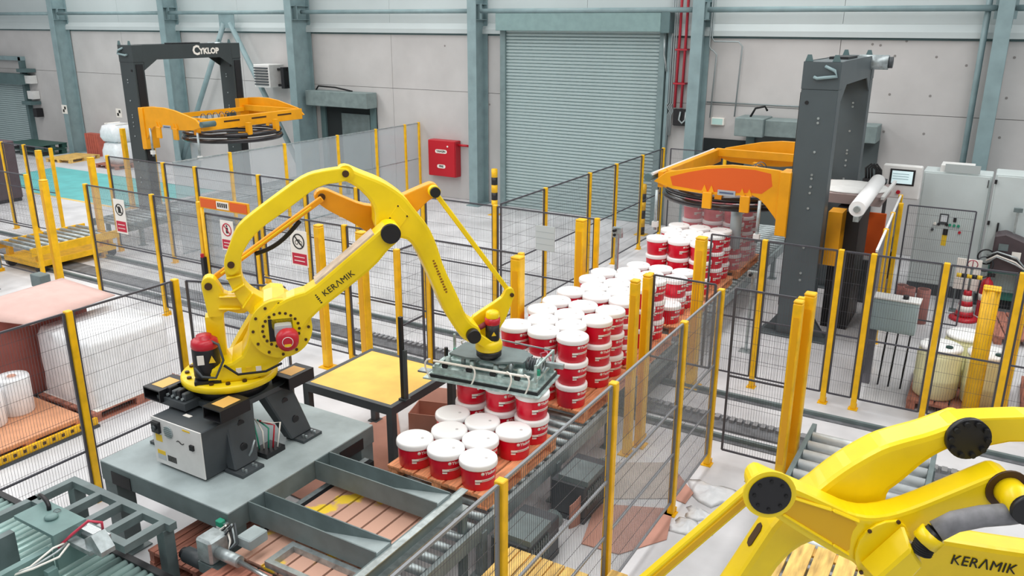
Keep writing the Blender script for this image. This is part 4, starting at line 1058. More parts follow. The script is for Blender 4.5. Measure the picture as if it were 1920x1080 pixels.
fa2 = RR.plate('forearm', [(1836, 800), (1815, 791), (1790, 800), (1743, 817), (1700, 828), (1660, 840), (1627, 857), (1593, 877), (1560, 900), (1527, 927), (1490, 950), (1453, 980), (1420, 1030), (1387, 1080), (1330, 1165), (1296, 1215), (1310, 1245), (1350, 1235), (1400, 1165), (1453, 1073), (1483, 1040), (1510, 1022), (1560, 1008), (1600, 1020), (1640, 1050), (1690, 1030), (1666, 985), (1661, 950), (1667, 923), (1683, 912), (1703, 896), (1733, 870), (1760, 853), (1793, 838), (1826, 846), (1842, 824)], -.06, FA1, YEL, FA1, bev=.03)
pc = RR.disc('pin_cap', P2, FA1, FA1+.03, .105, BLACK, fa2, 32); RR.bolts(pc, P2, FA1+.03, FA1+.045, .085, 10, .014, RUB)
WR2 = RR.px((1322, 1215), FA1); RR.disc('wrist_cap', WR2, FA1, FA1+.05, .08, BLACK, fa2)
# slot in the top of the forearm
def slot(R, pA, pB, yl, parent, w=.09, y=-.06):
    a, b = R.px(pA, yl), R.px(pB, yl); d = Vector((b[0]-a[0], 0, b[1]-a[1])); nn = Vector((-d.z, 0, d.x)).normalized()
    if nn.z < 0: nn = -nn
    c = Vector((a[0], y, a[1])); P = []
    for f, s in ((0, -.5), (.15, -1), (.85, -1), (1, -.5), (1, .5), (.85, 1), (.15, 1), (0, .5)):
        P.append(c+d*f+Vector((0, s*w/2, 0))+nn*.004)
    MB().prism(P, -nn*.01).build('slot', BOLT, parent)
slot(RR, (1621, 866), (1676, 841), FA1, fa2, .1, .03)
slot(RR, (1437, 1004), (1411, 1043), FA1, fa2, .06, .03)
rk2 = RR.plate('rocker', [(1405, 910), (1413, 897), (1428, 890), (1455, 903), (1500, 920), (1560, 948), (1600, 966), (1633, 972), (1673, 967), (1720, 952), (1793, 922), (1853, 897), (1880, 887), (1903, 896), (1911, 913), (1905, 930), (1890, 942), (1867, 952), (1810, 957), (1767, 973), (1748, 997), (1720, 1014), (1717, 1032), (1700, 1060), (1660, 1082), (1620, 1078), (1600, 1056), (1580, 1047), (1560, 1037), (1500, 1002), (1453, 971), (1427, 954), (1407, 932)], RK0, RK1, YEL, RK1, bev=.02)
RR.plate('recess_shade', [(1478, 932), (1500, 930), (1560, 956), (1610, 980), (1596, 1000), (1592, 1038), (1560, 1020), (1500, 985), (1466, 965)], RK1-.001, RK1+.0015, mat('robot_yellow_deep', (228, 176, 0), .45), RK1, rk2, bev=0)  # deeper yellow paints in the shade of a pocket; the face stays flat
for a, b in (((1466, 963), (1560, 1020)), ((1560, 1020), (1592, 1040)), ((1478, 930), (1560, 956)), ((1560, 956), (1612, 978))):
    P, Q = RR.px(a, RK1), RR.px(b, RK1); RR.rod('rim', P, Q, RK1, .03, .016, YEL, rk2)
R1 = RR.px((1442, 925), RK1)
bs = RR.disc('bearing_boss', R1, RK1, RK1+.015, .125, YEL, rk2, 32); RR.disc('bearing', R1, RK1+.015, RK1+.022, .1, BLACK, rk2, 32); RR.bolts(bs, R1, RK1+.02, RK1+.028, .075, 8, .009, RUB)
R2 = RR.px((1888, 917), RK1); RR.disc('rocker_boss', R2, RK1, RK1+.012, .1, BOLT, rk2, 28); RR.disc('rocker_shaft', R2, RK1, RK1+.16, .068, YEL, rk2, 24); RR.disc('shaft_cap', R2, RK1+.16, RK1+.19, .07, BLACK, rk2, 24)
cv = RR.plate('elbow_cover', [(1598, 1040), (1612, 1000), (1650, 976), (1690, 972), (1716, 1018), (1702, 1056), (1660, 1080), (1612, 1078)], RK1, RK1+.02, YEL, RK1, rk2, bev=.006)
P = [RR.px(p, RK1) for p in ((1688, 976), (1716, 1018), (1672, 1066), (1606, 1050))]
q0 = [(x, RK1+.02, z) for x, z in P]; q1 = [(x*.8+.2*P[2][0], RK1+.15, z*.8+.2*P[2][1]) for x, z in P]
MB().hexa(q0+q1).bevel(.012, 1).build('cover_box', YEL, rk2)
for p in ((1684, 978), (1630, 995), (1614, 1072), (1698, 1050)): RR.disc('bolt', RR.px(p, RK1+.02), RK1+.02, RK1+.03, .01, BOLT, rk2, 8)
EK = RR.px((1642, 1012), RK1); WT2 = (WR2[0]+R1[0]-EK[0], WR2[1]+R1[1]-EK[1])
RR.rod('tie_rod', R1, WT2, RK0+.02, .06, .07, YEL)
RR.rod('tie_rod_web', (R1[0]*.97+WT2[0]*.03, R1[1]*.97+WT2[1]*.03), (R1[0]*.03+WT2[0]*.97, R1[1]*.03+WT2[1]*.97), RK0+.055, .01, .035, mat('robot_yellow_deep', (228, 176, 0), .45))
RR.plate('wrist_link', [('L', WT2[0]-.06, WT2[1]), ('L', WT2[0], WT2[1]+.07), ('L', WT2[0]+.06, WT2[1]), ('L', WR2[0]+.1, WR2[1]-.1), ('L', WR2[0]-.08, WR2[1]+.05)], FA1+.05, FA1+.12, YEL, FA1)
fx2 = (WR2[0]+.14, WR2[1]-.08)
MB().lathe([(0, -.1), (.13, -.1), (.145, -.085), (.145, -.02), (.11, .03), (0, .03)], (fx2[0], -.02, fx2[1]), 24).build('wrist_body', YEL, RR.t)
RR.rod('wrist_arm', WR2, fx2, -.05, .12, .1, YEL)
# lower arm from elbow to hub, upper link and rods
ex, ez = E2; hx, hz = hub2
dx, dz = hx-ex, hz-ez; L_ = math.hypot(dx, dz); nx, nz = -dz/L_, dx/L_
if nz < 0: nx, nz = -nx, -nz
def lp(f, s): return ('L', ex+dx*f+nx*s, ez+dz*f+nz*s)
la2 = RR.plate('lower_arm', [lp(-.1, .06), lp(0, .15), lp(.15, .17), lp(.5, .18), lp(.85, .21), lp(1.1, .16), lp(1.16, 0), lp(1.1, -.16), lp(.85, -.2), lp(.5, -.19), lp(.1, -.16), lp(-.08, -.1)], LA0, FA0-.07, YEL, LA1, bev=.03)
PIN2 = P2; CP2 = crank_pin(PIN2, hub2, math.hypot(PIN[0]-CP[0], PIN[1]-CP[1]), math.hypot(hub[0]-CP[0], hub[1]-CP[1]), 1)
ml = ((PIN2[0]+CP2[0])/2, (PIN2[1]+CP2[1])/2); lx, lz = PIN2[0]-CP2[0], PIN2[1]-CP2[1]; ll = math.hypot(lx, lz); ax, az = -lz/ll, lx/ll
if az < 0: ax, az = -ax, -az
def up(f, s): return ('L', CP2[0]+lx*f+ax*s, CP2[1]+lz*f+az*s)
ul2 = RR.plate('upper_link', [up(-.05, 0), up(.0, .09), up(.2, .28), up(.5, .34), up(.8, .22), up(.97, .11), up(1.07, .04), up(1.05, -.07), up(.95, -.07), up(.8, .08), up(.5, .2), up(.22, .14), up(.06, -.08)], -.02, .1, YEL, 0, bev=.012)
MB().hexa([(x, y, z) for (x, z), y in [((hub2[0]-.1, hub2[1]), .0), ((hub2[0]+.1, hub2[1]), .0), ((hub2[0]+.1, hub2[1]), .12), ((hub2[0]-.1, hub2[1]), .12), ((CP2[0]-.07, CP2[1]), .0), ((CP2[0]+.07, CP2[1]), 0.0), ((CP2[0]+.07, CP2[1]), .12), ((CP2[0]-.07, CP2[1]), .12)]]).build('crank', YEL, RR.t)
RR.rod('parallel_rod', EAR, R2, RK0+.06, .06, .06, ORG)
MB().box(EAR[0]-.09, EAR[0]+.09, .1, .2, .76, EAR[1]+.06).build('anchor_ear', YEL, RR.t)
# corrugated hose along the arm
def pw(p, yl):
    x, z = RR.px(p, yl); return (x, yl, z)
HOSE = mat('hose_sleeve_grey', (128, 128, 132), .6, var=.2, scale=20)
hp = [pw(p, RK1+.12) for p in ((1727, 1034), (1738, 1012), (1755, 996), (1790, 978), (1840, 968), (1890, 964), (1930, 958))]
hp += [(hp[-1][0]-.25, RK1+.05, hp[-1][2]-.04), (hp[-1][0]-.6, RK1-.1, hp[-1][2]-.35), (hub2[0]-.1, .3, hub2[1]+.1)]
hs = MB().tube(hp[2:], .05, 12).build('hose_sleeve', HOSE, RR.t)
MB().tube(hp[:3], .045, 12).build('hose_end', BLACK, hs)
for k in range(6):
    f = k/6; q = Vector(hp[0]).lerp(Vector(hp[1]), f); ax_ = (Vector(hp[1])-Vector(hp[0])).normalized()
    MB().lathe([(.044, -.006), (.051, 0), (.044, .006)], q, 12, ax_).build('corrugation', RUB, hs)
q = Vector(hp[1]).lerp(Vector(hp[2]), .2); ax_ = (Vector(hp[2])-Vector(hp[1])).normalized()
MB().lathe([(.05, -.03), (.062, -.03), (.062, .03), (.05, .03)], q, 8, ax_).build('hose_clamp', YEL, hs)
la = RR.px((1798, 1051), FA0-.07); lb = RR.px((1890, 1066), FA0-.07)
dd = Vector((lb[0]-la[0], 0, lb[1]-la[1])); text('KER\u039bMIK', .088, TXTD, ((la[0]+lb[0])/2, FA0-.066, (la[1]+lb[1])/2), dd, Vector((0, 1, 0)).cross(dd.normalized()), la2, bold=0, spacing=1.05)
pf2 = platform(A2.x-.7, A2.x+1.0, A2.y-1.0, A2.y+1.0, ZB2, 'grey steel platform under the foreground robot')
gr2 = dup(gr); F2 = Vector((A2.x, A2.y, 0))+RR.u*fx2[0]; gr2.location = (F2.x, F2.y, fx2[1]+ZB2-.1-.29); gr2['label'] = 'aluminium vacuum gripper on the foreground robot'
# ------------------------------------------------------------------ ring stretch wrappers
FRONT = [(2.6, 2.39), (2.38, 2.57), (2.0, 2.66), (1.65, 2.74), (1.25, 2.79), (.86, 2.79), (.5, 2.77), (.27, 2.74), (.27, 1.66), (.38, 1.86), (.5, 2.01), (.64, 2.17), (.77, 2.28), (.89, 2.32), (1.25, 2.27), (1.7, 2.26), (2.25, 2.29)]
REDP = [(2.3, 2.5), (2.0, 2.6), (1.65, 2.69), (1.25, 2.74), (.86, 2.74), (.6, 2.7), (.56, 2.5), (.72, 2.36), (.89, 2.36), (1.25, 2.32), (1.7, 2.31), (2.25, 2.35)]  # outline of the orange-red overlay on the front arm
RINGM = mat('ring_black', (34, 30, 34), .25, coat=.3)
def wrapper(cx, sx, label, red, lettering, dz=0, MAST=MAST):
    O = Vector((cx, 15.3, 0)); t = thing('ring_wrapper', label, 'machine', O)
    X = lambda d: sx*d                      # local: d towards the ring
    ya, yb = -1.55, 1.6                     # front and rear mast positions
    def bx(name, d0, d1, y0, y1, z0, z1, m, par=None, bev=.008):
        a, b = sorted((X(d0), X(d1))); mb = MB().box(a, b, y0, y1, z0, z1)
        if bev: mb.bevel(bev, 1)
        return mb.build(name, m, par or t)
    for k, y in enumerate((ya, yb)):
        ms = bx('mast', -.275, .275, y-.15, y+.15, .03, 4.05, MAST)
        bx('mast_head', -.28, .28, y-.155, y+.155, 4.05, 4.47, MAST)
        bx('foot', -.55, .55, y-.28, y+.3, 0, .03, MAST)
        for s in (-1, 1): MB().prism([(s*.275, y-.05, .03), (s*.5, y-.05, .03), (s*.275, y-.05, .35)], (0, .1, 0)).build('gusset', MAST, ms)
        for s in (-.2, .2): MB().prism([(s-.06, y-.155, 4.47), (s+.06, y-.155, 4.47), (s+.03, y-.155, 4.57), (s-.03, y-.155, 4.57)], (0, .012, 0)).build('lifting_lug', TEALD, ms)
        for zz in (1.0, 1.12, 1.55, 2.2, 2.45, 2.55, 2.68, 2.74, 3.1, 3.55, 3.62): MB().cyl((-sx*.03, y-.153, zz), (-sx*.03, y-.165, zz), .02, 8).build('bolt', GALV, ms)
        MB().cyl((X(.17), y-.152, 3.85), (X(.17), y-.16, 3.85), .03, 10).build('hole', BLACK, ms)
        bx('guide_strip', .276, .292, y-.1, y+.1, .5, 4.0, BLACK, ms, 0)
        MB().tube([(-sx*.05, y-.16, 4.4), (-sx*.2, y-.2, 4.34), (-sx*.24, y-.2, 4.26), (sx*.05, y-.19, 4.22), (sx*.1, y-.18, 4.24)], .025).build('lock_lever', TEALST, ms)
    # top beam with haunches
    h0 = [(ya+.155, 4.47), (yb-.155, 4.47), (yb-.155, 3.85), (yb-.55, 4.1), (ya+.55, 4.1), (ya+.155, 3.85)]
    for s in (-.27, .25):
        MB().prism([(s, y, z) for y, z in h0], (.02, 0, 0)).build('beam_side', MAST, t)
    MB().box(-.25, .25, ya+.155, yb-.155, 4.44, 4.46).build('beam_top', MAST, t)
    MB().cyl((-sx*.05, yb-.2, 4.36), (-sx*.55, yb-.2, 4.36), .13, 18).build('lift_motor', GALV, t)
    MB().cyl((-sx*.55, yb-.2, 4.36), (-sx*.62, yb-.2, 4.36), .1, 18).build('motor_cap', GREYD, t)
    MB().box(-.15, .15, -.4, .5, 4.46, 4.5).build('cable_tray', BLACK, t)
    if lettering:
        text('C', .34, LABEL, (X(.272), .25, 4.29), (0, 1, 0), (0, 0, 1), t, bold=.012)
        text('YKLOP', .21, LABEL, (X(.272), .68, 4.27), (0, 1, 0), (0, 0, 1), t, bold=.01)
    # lifting frame: two shaped arms, end beam, inner beams
    for k, y in enumerate((ya-.17, yb+.12)):
        mb = MB().prism([(X(d), y, z+dz) for d, z in FRONT], (0, .05, 0)); mb.bevel(.008, 1, 50)
        a = mb.build('lift_arm', ORG, t)
        if k == 0:
            if red: MB().prism([(X(d), y-.003, z+dz) for d, z in REDP], (0, .003, 0)).build('orange_red_overlay', ORD, a)  # thin orange-red overlay on the face of the front arm
            for d in (1.62, .98):
                for e in (-.06, .06): MB().prism([(X(d+e-.05), y-.02, 2.3+dz), (X(d+e+.05), y-.02, 2.3+dz), (X(d+e), y-.02, 2.42+dz)], (0, .02, 0)).build('rib', ORG, a)
                bx('bracket', d-.08, d+.08, y-.04, y+.02, 2.02+dz, 2.3+dz, ORG, a)
            pl = bx('type_plate', 1.15, 1.45, y-.012, y, 2.27+dz, 2.36+dz, mat('plate_silver', (170, 178, 186), .4), a, 0)
            MB().box(min(X(1.18), X(1.42)), max(X(1.18), X(1.42)), y-.014, y-.012, 2.3+dz, 2.33+dz).build('plate_print', mat('plate_blue', (84, 100, 130), .5), pl)
    bx('end_beam', 2.45, 2.55, ya-.1, yb+.12, 2.28+dz, 2.56+dz, ORG)
    for y0 in (-1.0, -.1, .8):
        MB().box(min(X(2.551), X(2.556)), max(X(2.551), X(2.556)), y0, y0+.5, 2.44+dz, 2.48+dz).build('slot', BOLT, t)
    if red: MB().cyl((X(2.62), ya-.2, 2.52+dz), (X(2.62), yb+.1, 2.52+dz), .03, 8).build('guide_tube', OFFW, t)
    MB().cyl((X(2.68), ya-.25, 2.46+dz), (X(2.68), ya+.15, 2.46+dz), .07, 14).build('drive_motor', TEALD, t)
    bx('rear_beam', .3, 2.5, yb-.1, yb-.04, 2.42+dz, 2.58+dz, ORG); bx('front_beam', .3, 2.5, ya+.1, ya+.16, 2.5+dz, 2.56+dz, ORG)
    bx('inner_beam', .42, .52, ya+.1, yb-.1, 2.4+dz, 2.52+dz, ORG)
    for k in range(6):
        y = -.6+k*.2; MB().lathe([(.1, 0), (.115, .012), (.1, .024)], (X(1.3), y, 2.44+dz), 14, (0, 1, 0)).build('spring_coil', GREYD, t)
    # ring
    prof = [(1.2, 0), (1.27, .0), (1.3, .05), (1.27, .11), (1.2, .11), (1.2, 0)]
    MB().lathe([(r, z+1.9+dz) for r, z in prof], (X(1.68), 0, 0), 48).build('wrapping_ring', RINGM, t)
    MB().lathe([(r-.03, z+2.04+dz) for r, z in prof], (X(1.68), 0, 0), 48).build('upper_ring', RINGM, t)
    for a in (.4, 1.5, 2.6, 3.7, 4.8, 5.9):
        c = (X(1.68)+1.22*math.cos(a), 1.22*math.sin(a)); MB().box(c[0]-.06, c[0]+.06, c[1]-.06, c[1]+.06, 2.1+dz, 2.4+dz).build('ring_hanger', ORG, t)
    # carriages on the masts, film dispenser roll, sensor stalks
    for y in (ya, yb): bx('carriage', .276, .45, y-.2, y+.2, 1.7+dz, 2.75+dz, ORG)
    for d, y in ((2.5, ya-.24), (.72, ya-.24)):
        MB().cyl((X(d), y, 1.55+dz), (X(d), y, 2.26+dz), .028, 10).build('sensor_stalk', GALV, t); MB().box(X(d)-.05, X(d)+.05, y-.04, y+.04, 1.6+dz, 1.7+dz).build('sensor_head', OFFW, t)
    MB().cyl((X(1.3), -.97, 1.2+dz), (X(1.3), -.97, 1.97+dz), .1, 16).build('film_reel', mat('reel_grey', (176, 190, 196), .35), t)
    if sx > 0: bx('cable_chain', -.55, -.28, ya+.3, ya+.5, .5, 2.95, mat('chain_brown', (70, 58, 60), .6))
    return t
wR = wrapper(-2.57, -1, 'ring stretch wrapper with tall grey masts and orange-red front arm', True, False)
wL = wrapper(-19.38, 1, 'ring stretch wrapper with dark gate lettered in white and orange arms', False, True, .2, mat('mast_dark', (58, 66, 68), .45, var=.08, scale=2))
# machine parts to the right of the right-hand mast
d = on_y(1570, 330, 15.4)
MB().lathe([(0, 0), (.62, 0), (.64, .015), (.62, .03), (0, .03)], (.35, .2, 2.26), 36).build('cover_disc', OFFW, wR)
MB().box(-.1, .95, -.5, .9, 2.1, 2.26).build('side_frame', mat('frame_pink_grey', (170, 152, 150), .5), wR)
MB().bar((.98, -.6, 2.27), (.98, 1.0, 2.3), .05).build('side_rail', OFFW, wR)
MB().box(.3, .72, -.9, .2, .0, 2.05).build('control_box', BLACK, wR)
MB().box(.28, .5, -1.3, -.9, 1.2, 2.1).build('side_carriage', ORG, wR)
a, b = on_x(1607, 392, -1.75), on_x(1646, 340, -1.75)
a, b = a-Vector((-2.57, 15.3, 0)), b-Vector((-2.57, 15.3, 0))
fr = MB().cyl(a, b, .12, 20).build('film_roll', WHITE, wR); MB().cyl(a+(a-b)*.02, a, .05, 12).build('core', GALV, wR)
MB().bar(a-Vector((0, 0, .16)), b-Vector((0, 0, .16)), .08).build('roll_cradle', GALV, wR)
for k in range(3): MB().tube([(.5+.05*k, .9, 2.3), (.47+.05*k, .9, 2.52), (.55+.05*k, .9, 2.6), (.65+.04*k, .9, 2.5), (.67+.04*k, .9, 2.3)], .02).build('hose', RUB, wR)
MB().box(.45, .85, .82, .98, 2.26, 2.34).build('hose_block', BLACK, wR)
p = on_y(1632, 430, 16.2); ob = thing('orange_board', 'plain orange-red board standing behind the film roll', 'board', (p.x, 16.2, 0))
MB().box(-.28, .24, -.02, .02, .9, 1.72).bevel(.01, 1).build('panel', ORD, ob); MB().box(-.28, .24, -.03, .03, .82, .9).build('ledge', OFFW, ob)
MB().box(-.3, .3, -.1, .1, 0, .82).build('stand', GREYD, ob)

# ------------------------------------------------------------------ switch cabinets, HMI
CAB = mat('cabinet_grey', (198, 208, 208), .45, var=.05, scale=2)
def cabinet(x0, x1, y0, y1, z1, label, plinth=.22):
    O = Vector(((x0+x1)/2, (y0+y1)/2, 0)); c = thing('switch_cabinet', label, 'cabinet', O)
    MB(O).box(x0, x1, y0+.02, y1, plinth, z1).bevel(.012, 1).build('body', CAB, c)
    MB(O).box(x0+.03, x1-.03, y0, y0+.02, plinth+.02, z1-.03).bevel(.006, 1).build('door', CAB, c)
    MB(O).box(x0, x1, y0+.03, y1, 0, plinth).build('plinth', GREYD, c)
    return c, O
c1, O = cabinet(-1.22, -.08, 17.25, 17.85, 2.4, 'pale switch cabinet with display, buttons and yellow sticker')
def cpx(u, v): q = on_y(u, v, 17.24); return q.x, q.z
def cbox(name, u0, v0, u1, v1, m, d=.02, par=c1):
    x0, z0 = cpx(u0, v1); x1, z1 = cpx(u1, v0); return MB(O).box(x0, x1, 17.25-d, 17.25, z0, z1).build(name, m, par)
cbox('display_frame', 1760, 402, 1780, 420, GREYD); cbox('display', 1763, 404, 1777, 415, mat('display_grey', (222, 228, 232), .2), .025)
cbox('module', 1787, 409, 1794, 416, BLACK); cbox('module', 1767, 430, 1778, 440, BLACK)
for k, (u, v, m) in enumerate(((1753, 419, LABEL), (1760, 420, BLACK), (1775, 421, BLACK), (1781, 422, GREENP), (1789, 423, GREENP), (1797, 424, GREENP), (1748, 430, GREYD), (1799, 436, MRED))):
    x, z = cpx(u, v); MB(O).cyl((x, 17.25, z), (x, 17.215, z), .026, 10).build('push_button', m, c1)
cbox('warning_sticker', 1763, 441, 1776, 460, STKY, .004)
cbox('handle', 1851, 338, 1855, 352, BLACK); cbox('vent', 1771, 312, 1840, 322, mat('vent_grey', (176, 184, 184), .5), .01)
MB(O).box(-.95, -.4, 17.3, 17.8, 2.4, 2.52).build('roof_unit', OFFW, c1)
c2, O2 = cabinet(-.04, 1.4, 17.05, 17.75, 2.47, 'wide plain pale switch cabinet behind the dark welding unit')
MB(O2).box(.55, 1.2, 17.1, 17.6, 2.47, 2.57).build('roof_unit', OFFW, c2)
for z in (2.3, 1.55): MB(O2).box(-.04, .0, 17.0, 17.05, z, z+.07).build('hinge', BLACK, c2)
MB(O2).box(.12, .15, 17.0, 17.05, 1.42, 1.6).build('handle', BLACK, c2)
p = on_y(1690, 340, 16.6); hm = thing('operator_panel', 'operator panel with lit screen and red button on a slim stand', 'panel', (p.x, 16.6, 0))
MB().box(-.33, .33, -.06, .1, p.z-.31, p.z+.3).bevel(.02, 1).build('housing', OFFW, hm)
MB().box(-.2, .22, -.075, -.06, p.z-.06, p.z+.23).build('screen_bezel', BLACK, hm)
MB().box(-.165, .185, -.08, -.075, p.z-.03, p.z+.2).build('screen', mat('screen_lit', (205, 228, 232), .2, emit=.5), hm)
for k in range(3): MB().box(-.15, .12, -.082, -.08, p.z+.05+k*.045, p.z+.06+k*.045).build('screen_line', mat('screen_line', (150, 176, 182), .4), hm)
MB().cyl((-.02, -.1, p.z-.19), (-.02, -.06, p.z-.19), .035, 14).build('stop_button', MRED, hm)
MB().cyl((-.28, -.075, p.z+.02), (-.28, -.06, p.z+.02), .02, 10).build('key_switch', BLACK, hm)
MB().box(-.25, -.12, -.063, -.06, p.z-.2, p.z-.16).build('label', LABEL, hm)
MB().box(-.26, -.2, -.02, .04, 0, p.z-.31).build('stand', GREYD, hm); MB().box(-.4, -.06, -.16, .18, 0, .02).build('foot', GREYD, hm)

# ------------------------------------------------------------------ things round the cabinets
wd = thing('welding_unit', 'dark welding unit with looped hoses on a green trolley', 'machine', (.4, 16.8, 0))
MB().prism([(-.28, -.2, .82), (.2, -.2, .82), (.28, -.2, 1.0), (.22, -.2, 1.38), (-.12, -.2, 1.5), (-.28, -.2, 1.45)], (0, .4, 0)).bevel(.02, 1).build('housing', mat('weld_dark', (72, 62, 66), .5, var=.2), wd)
MB().box(-.2, -.05, -.21, -.2, 1.2, 1.32).build('dial_plate', GREYM, wd); MB().box(.02, .16, -.21, -.2, 1.05, 1.2).build('meter', LABEL, wd)
for k in range(4): MB().tube([(-.35, -.26, .95+.05*k), (-.2, -.3, 1.1+.03*k), (.1, -.3, 1.0+.04*k), (.3, -.28, .9), (.35, -.2, .75-.05*k)], .016).build('hose', [GALV, LABEL, RUB, GALV][k], wd)
MB().lathe([(.12, 0), (.145, .012), (.12, .024)], (-.36, -.2, 1.05), 18, (0, 1, 0)).build('cable_loop', RUB, wd); MB().lathe([(.12, 0), (.145, .012), (.12, .024)], (-.36, -.22, .92), 18, (0, 1, 0)).build('cable_loop', GREYD, wd)
TG = mat('trolley_green', (38, 104, 92), .5)
for x in (-.26, .24):
    for y in (-.16, .16): MB().box(x-.03, x+.03, y-.03, y+.03, 0, .78).build('leg', TG, wd)
MB().box(-.3, .3, -.2, .2, .78, .82).build('shelf', TG, wd); MB().box(-.3, .3, -.2, .2, .3, .34).build('shelf', TG, wd)
MB().box(-.02, .02, .1, .14, .82, 1.9).build('hose_mast', GALV, wd); MB().box(-.07, .07, .08, .16, 1.85, 1.92).build('mast_head', GREYM, wd)
ex = thing('fire_extinguisher', 'red fire extinguisher standing beside the traffic cone', 'extinguisher', (.13, 16.45, 0))
MB().lathe([(0, 0), (.1, 0), (.105, .02), (.105, .58), (.08, .66), (.035, .7), (.035, .74), (0, .74)], n=20).build('cylinder', FIRE, ex)
MB().box(-.02, .1, -.02, .02, .74, .8).build('valve_handle', BLACK, ex); MB().tube([(.02, -.03, .76), (-.1, -.08, .72), (-.12, -.09, .45), (-.11, -.1, .3)], .014).build('hose', RUB, ex)
MB().lathe([(.106, .3), (.107, .3), (.107, .42), (.106, .42)], n=20).build('label', LABEL, ex)
cn = thing('traffic_cone', 'red and white traffic cone carrying a striped barrier pole', 'cone', (-.14, 16.05, 0))
MB().lathe([(0, 0), (.23, 0), (.24, .02), (.23, .05), (.17, .07), (0, .07)], n=20).build('base', FIRE, cn)
for k, (z0, z1) in enumerate(((.07, .17), (.17, .27), (.27, .36), (.36, .46), (.46, .54))):
    r = lambda z: .15-.19*(z-.07)
    MB().lathe([(0, z0), (r(z0), z0), (r(z1), z1), (0, z1)], n=20).build('band', (FIRE, LABEL)[k % 2], cn)
MB().cyl((0, 0, .54), (0, 0, .98), .02, 10).build('pole', GREYM, cn)
for k in range(5): MB().cyl((-.22+k*.08, 0, .8), (-.14+k*.08, 0, .8), .038, 10).build('stripe', (STKY, BLACK)[k % 2], cn)
MB().lathe([(.07, 0), (.085, .01), (.07, .02)], (.0, -.02, 1.02), 18, (0, 1, 0)).build('ring_head', mat('ring_maroon', (150, 50, 70), .5), cn); MB().bar((0, -.03, .95), (0, -.03, 1.09), .016).build('ring_bar', mat('ring_maroon', (150, 50, 70), .5), cn)
nb = thing('notice_stand', 'white notice board on feet behind the traffic cone', 'sign', (-.2, 16.5, 0))
MB().box(-.2, .2, -.01, .01, .42, 1.0).bevel(.006, 1).build('board', LABEL, nb)
for x in (-.15, .15): MB().box(x-.012, x+.012, -.012, .012, 0, .42).build('leg', GREYM, nb); 
MB().box(-.2, .2, -.1, .1, 0, .015).build('foot', GREYM, nb)
# grey-blue junction box on legs behind the fence
jb = thing('junction_box', 'grey-blue junction box on legs behind the mesh fence', 'box', (-.98, 12.25, 0))
JB = mat('box_greyblue', (168, 188, 192), .4, var=.05)
MB().box(-.34, .32, -.12, .14, .86, 1.33).bevel(.015, 1).build('housing', JB, jb); MB().box(-.34, .32, -.125, -.12, .9, 1.28).build('door', JB, jb)
MB().box(-.36, .34, -.13, .15, 1.33, 1.35).build('lid', OFFW, jb); MB().cyl((.14, 0, 1.35), (.14, 0, 1.4), .04, 10).build('beacon', BLACK, jb)
MB().box(-.33, -.17, -.05, .05, 0, .86).build('post', GPANEL, jb)
for x in (-.06, .08, .24): MB().cyl((x, 0, 0), (x+.03, 0, .86), .012, 8).build('cable', RUB, jb)
for k, (x, y, h) in enumerate(((-.8, 15.46, .62), (-1.06, 15.85, .5), (-1.2, 16.12, .45))):
    cy = thing('cardboard_tube', ['tall brown cardboard tube in front of the switch cabinet', 'brown cardboard tube touching the grey sheet fence', 'short brown cardboard tube tucked beside the grey sheet fence'][k], 'tube', (x, y, 0))
    MB().cyl((0, 0, 0), (0, 0, h), .11, 18).build('wall', mat('tube_brown', (170, 112, 104), .7), cy); MB().cyl((0, 0, h), (0, 0, h+.004), .085, 18).build('bore', mat('tube_bore', (110, 70, 64), .8), cy)
# drums on a pallet
DR = mat('drum_ivory', (236, 234, 190), .45, var=.1, scale=3); 
def drum(x, y, z, label, caps=True):
    d = thing('plastic_drum', label, 'drum', (x, y, z))
    MB().lathe([(0, 0), (.24, 0), (.27, .03), (.28, .25), (.285, .26), (.285, .3), (.28, .31), (.28, .6), (.25, .68), (0, .68)], n=24).build('body', DR, d)
    MB().lathe([(.25, .68), (.27, .69), (.27, .72), (.24, .74), (0, .735)], n=24).build('top', WHITE, d)
    if caps: MB().cyl((.1, -.1, .735), (.1, -.1, .76), .045, 12).build('bung', mat('bung_green', (20, 60, 54), .4), d)
    return d
p5 = pal(.0, 12.3, 0, 'brown pallet under the plastic drums', WOODB, 0, 'pallets around the hall')
drum(-.3, 11.95, .144, 'ivory plastic drum with green bung at the pallet corner by the junction box'); drum(.28, 11.98, .144, 'ivory plastic drum with green bung behind the thick yellow bollard'); drum(-.02, 12.6, .144, 'ivory plastic drum standing behind the two front drums', False)
pal(.85, 15.75, 0, 'brown pallet on the floor beside the fire extinguisher', WOODB, .15, 'pallets around the hall')
pal(1.35, 12.6, 0, 'brown pallet under the cardboard stack beside the yellow bollard', WOODB, 0, 'pallets around the hall')
cs = thing('cardboard_stack', 'stack of brown flat cardboard with a white sheet on top', 'cardboard', (1.35, 12.6, .144))
for k in range(6): MB().box(-.55+.01*k, .55-.008*k, -.6, .6, k*.07, k*.07+.066).build('carton', mat('carton_orange', (196, 132, 104), .8), cs)
MB().box(-.3, .4, -.5, .3, .42, .43).build('white_sheet', LABEL, cs)

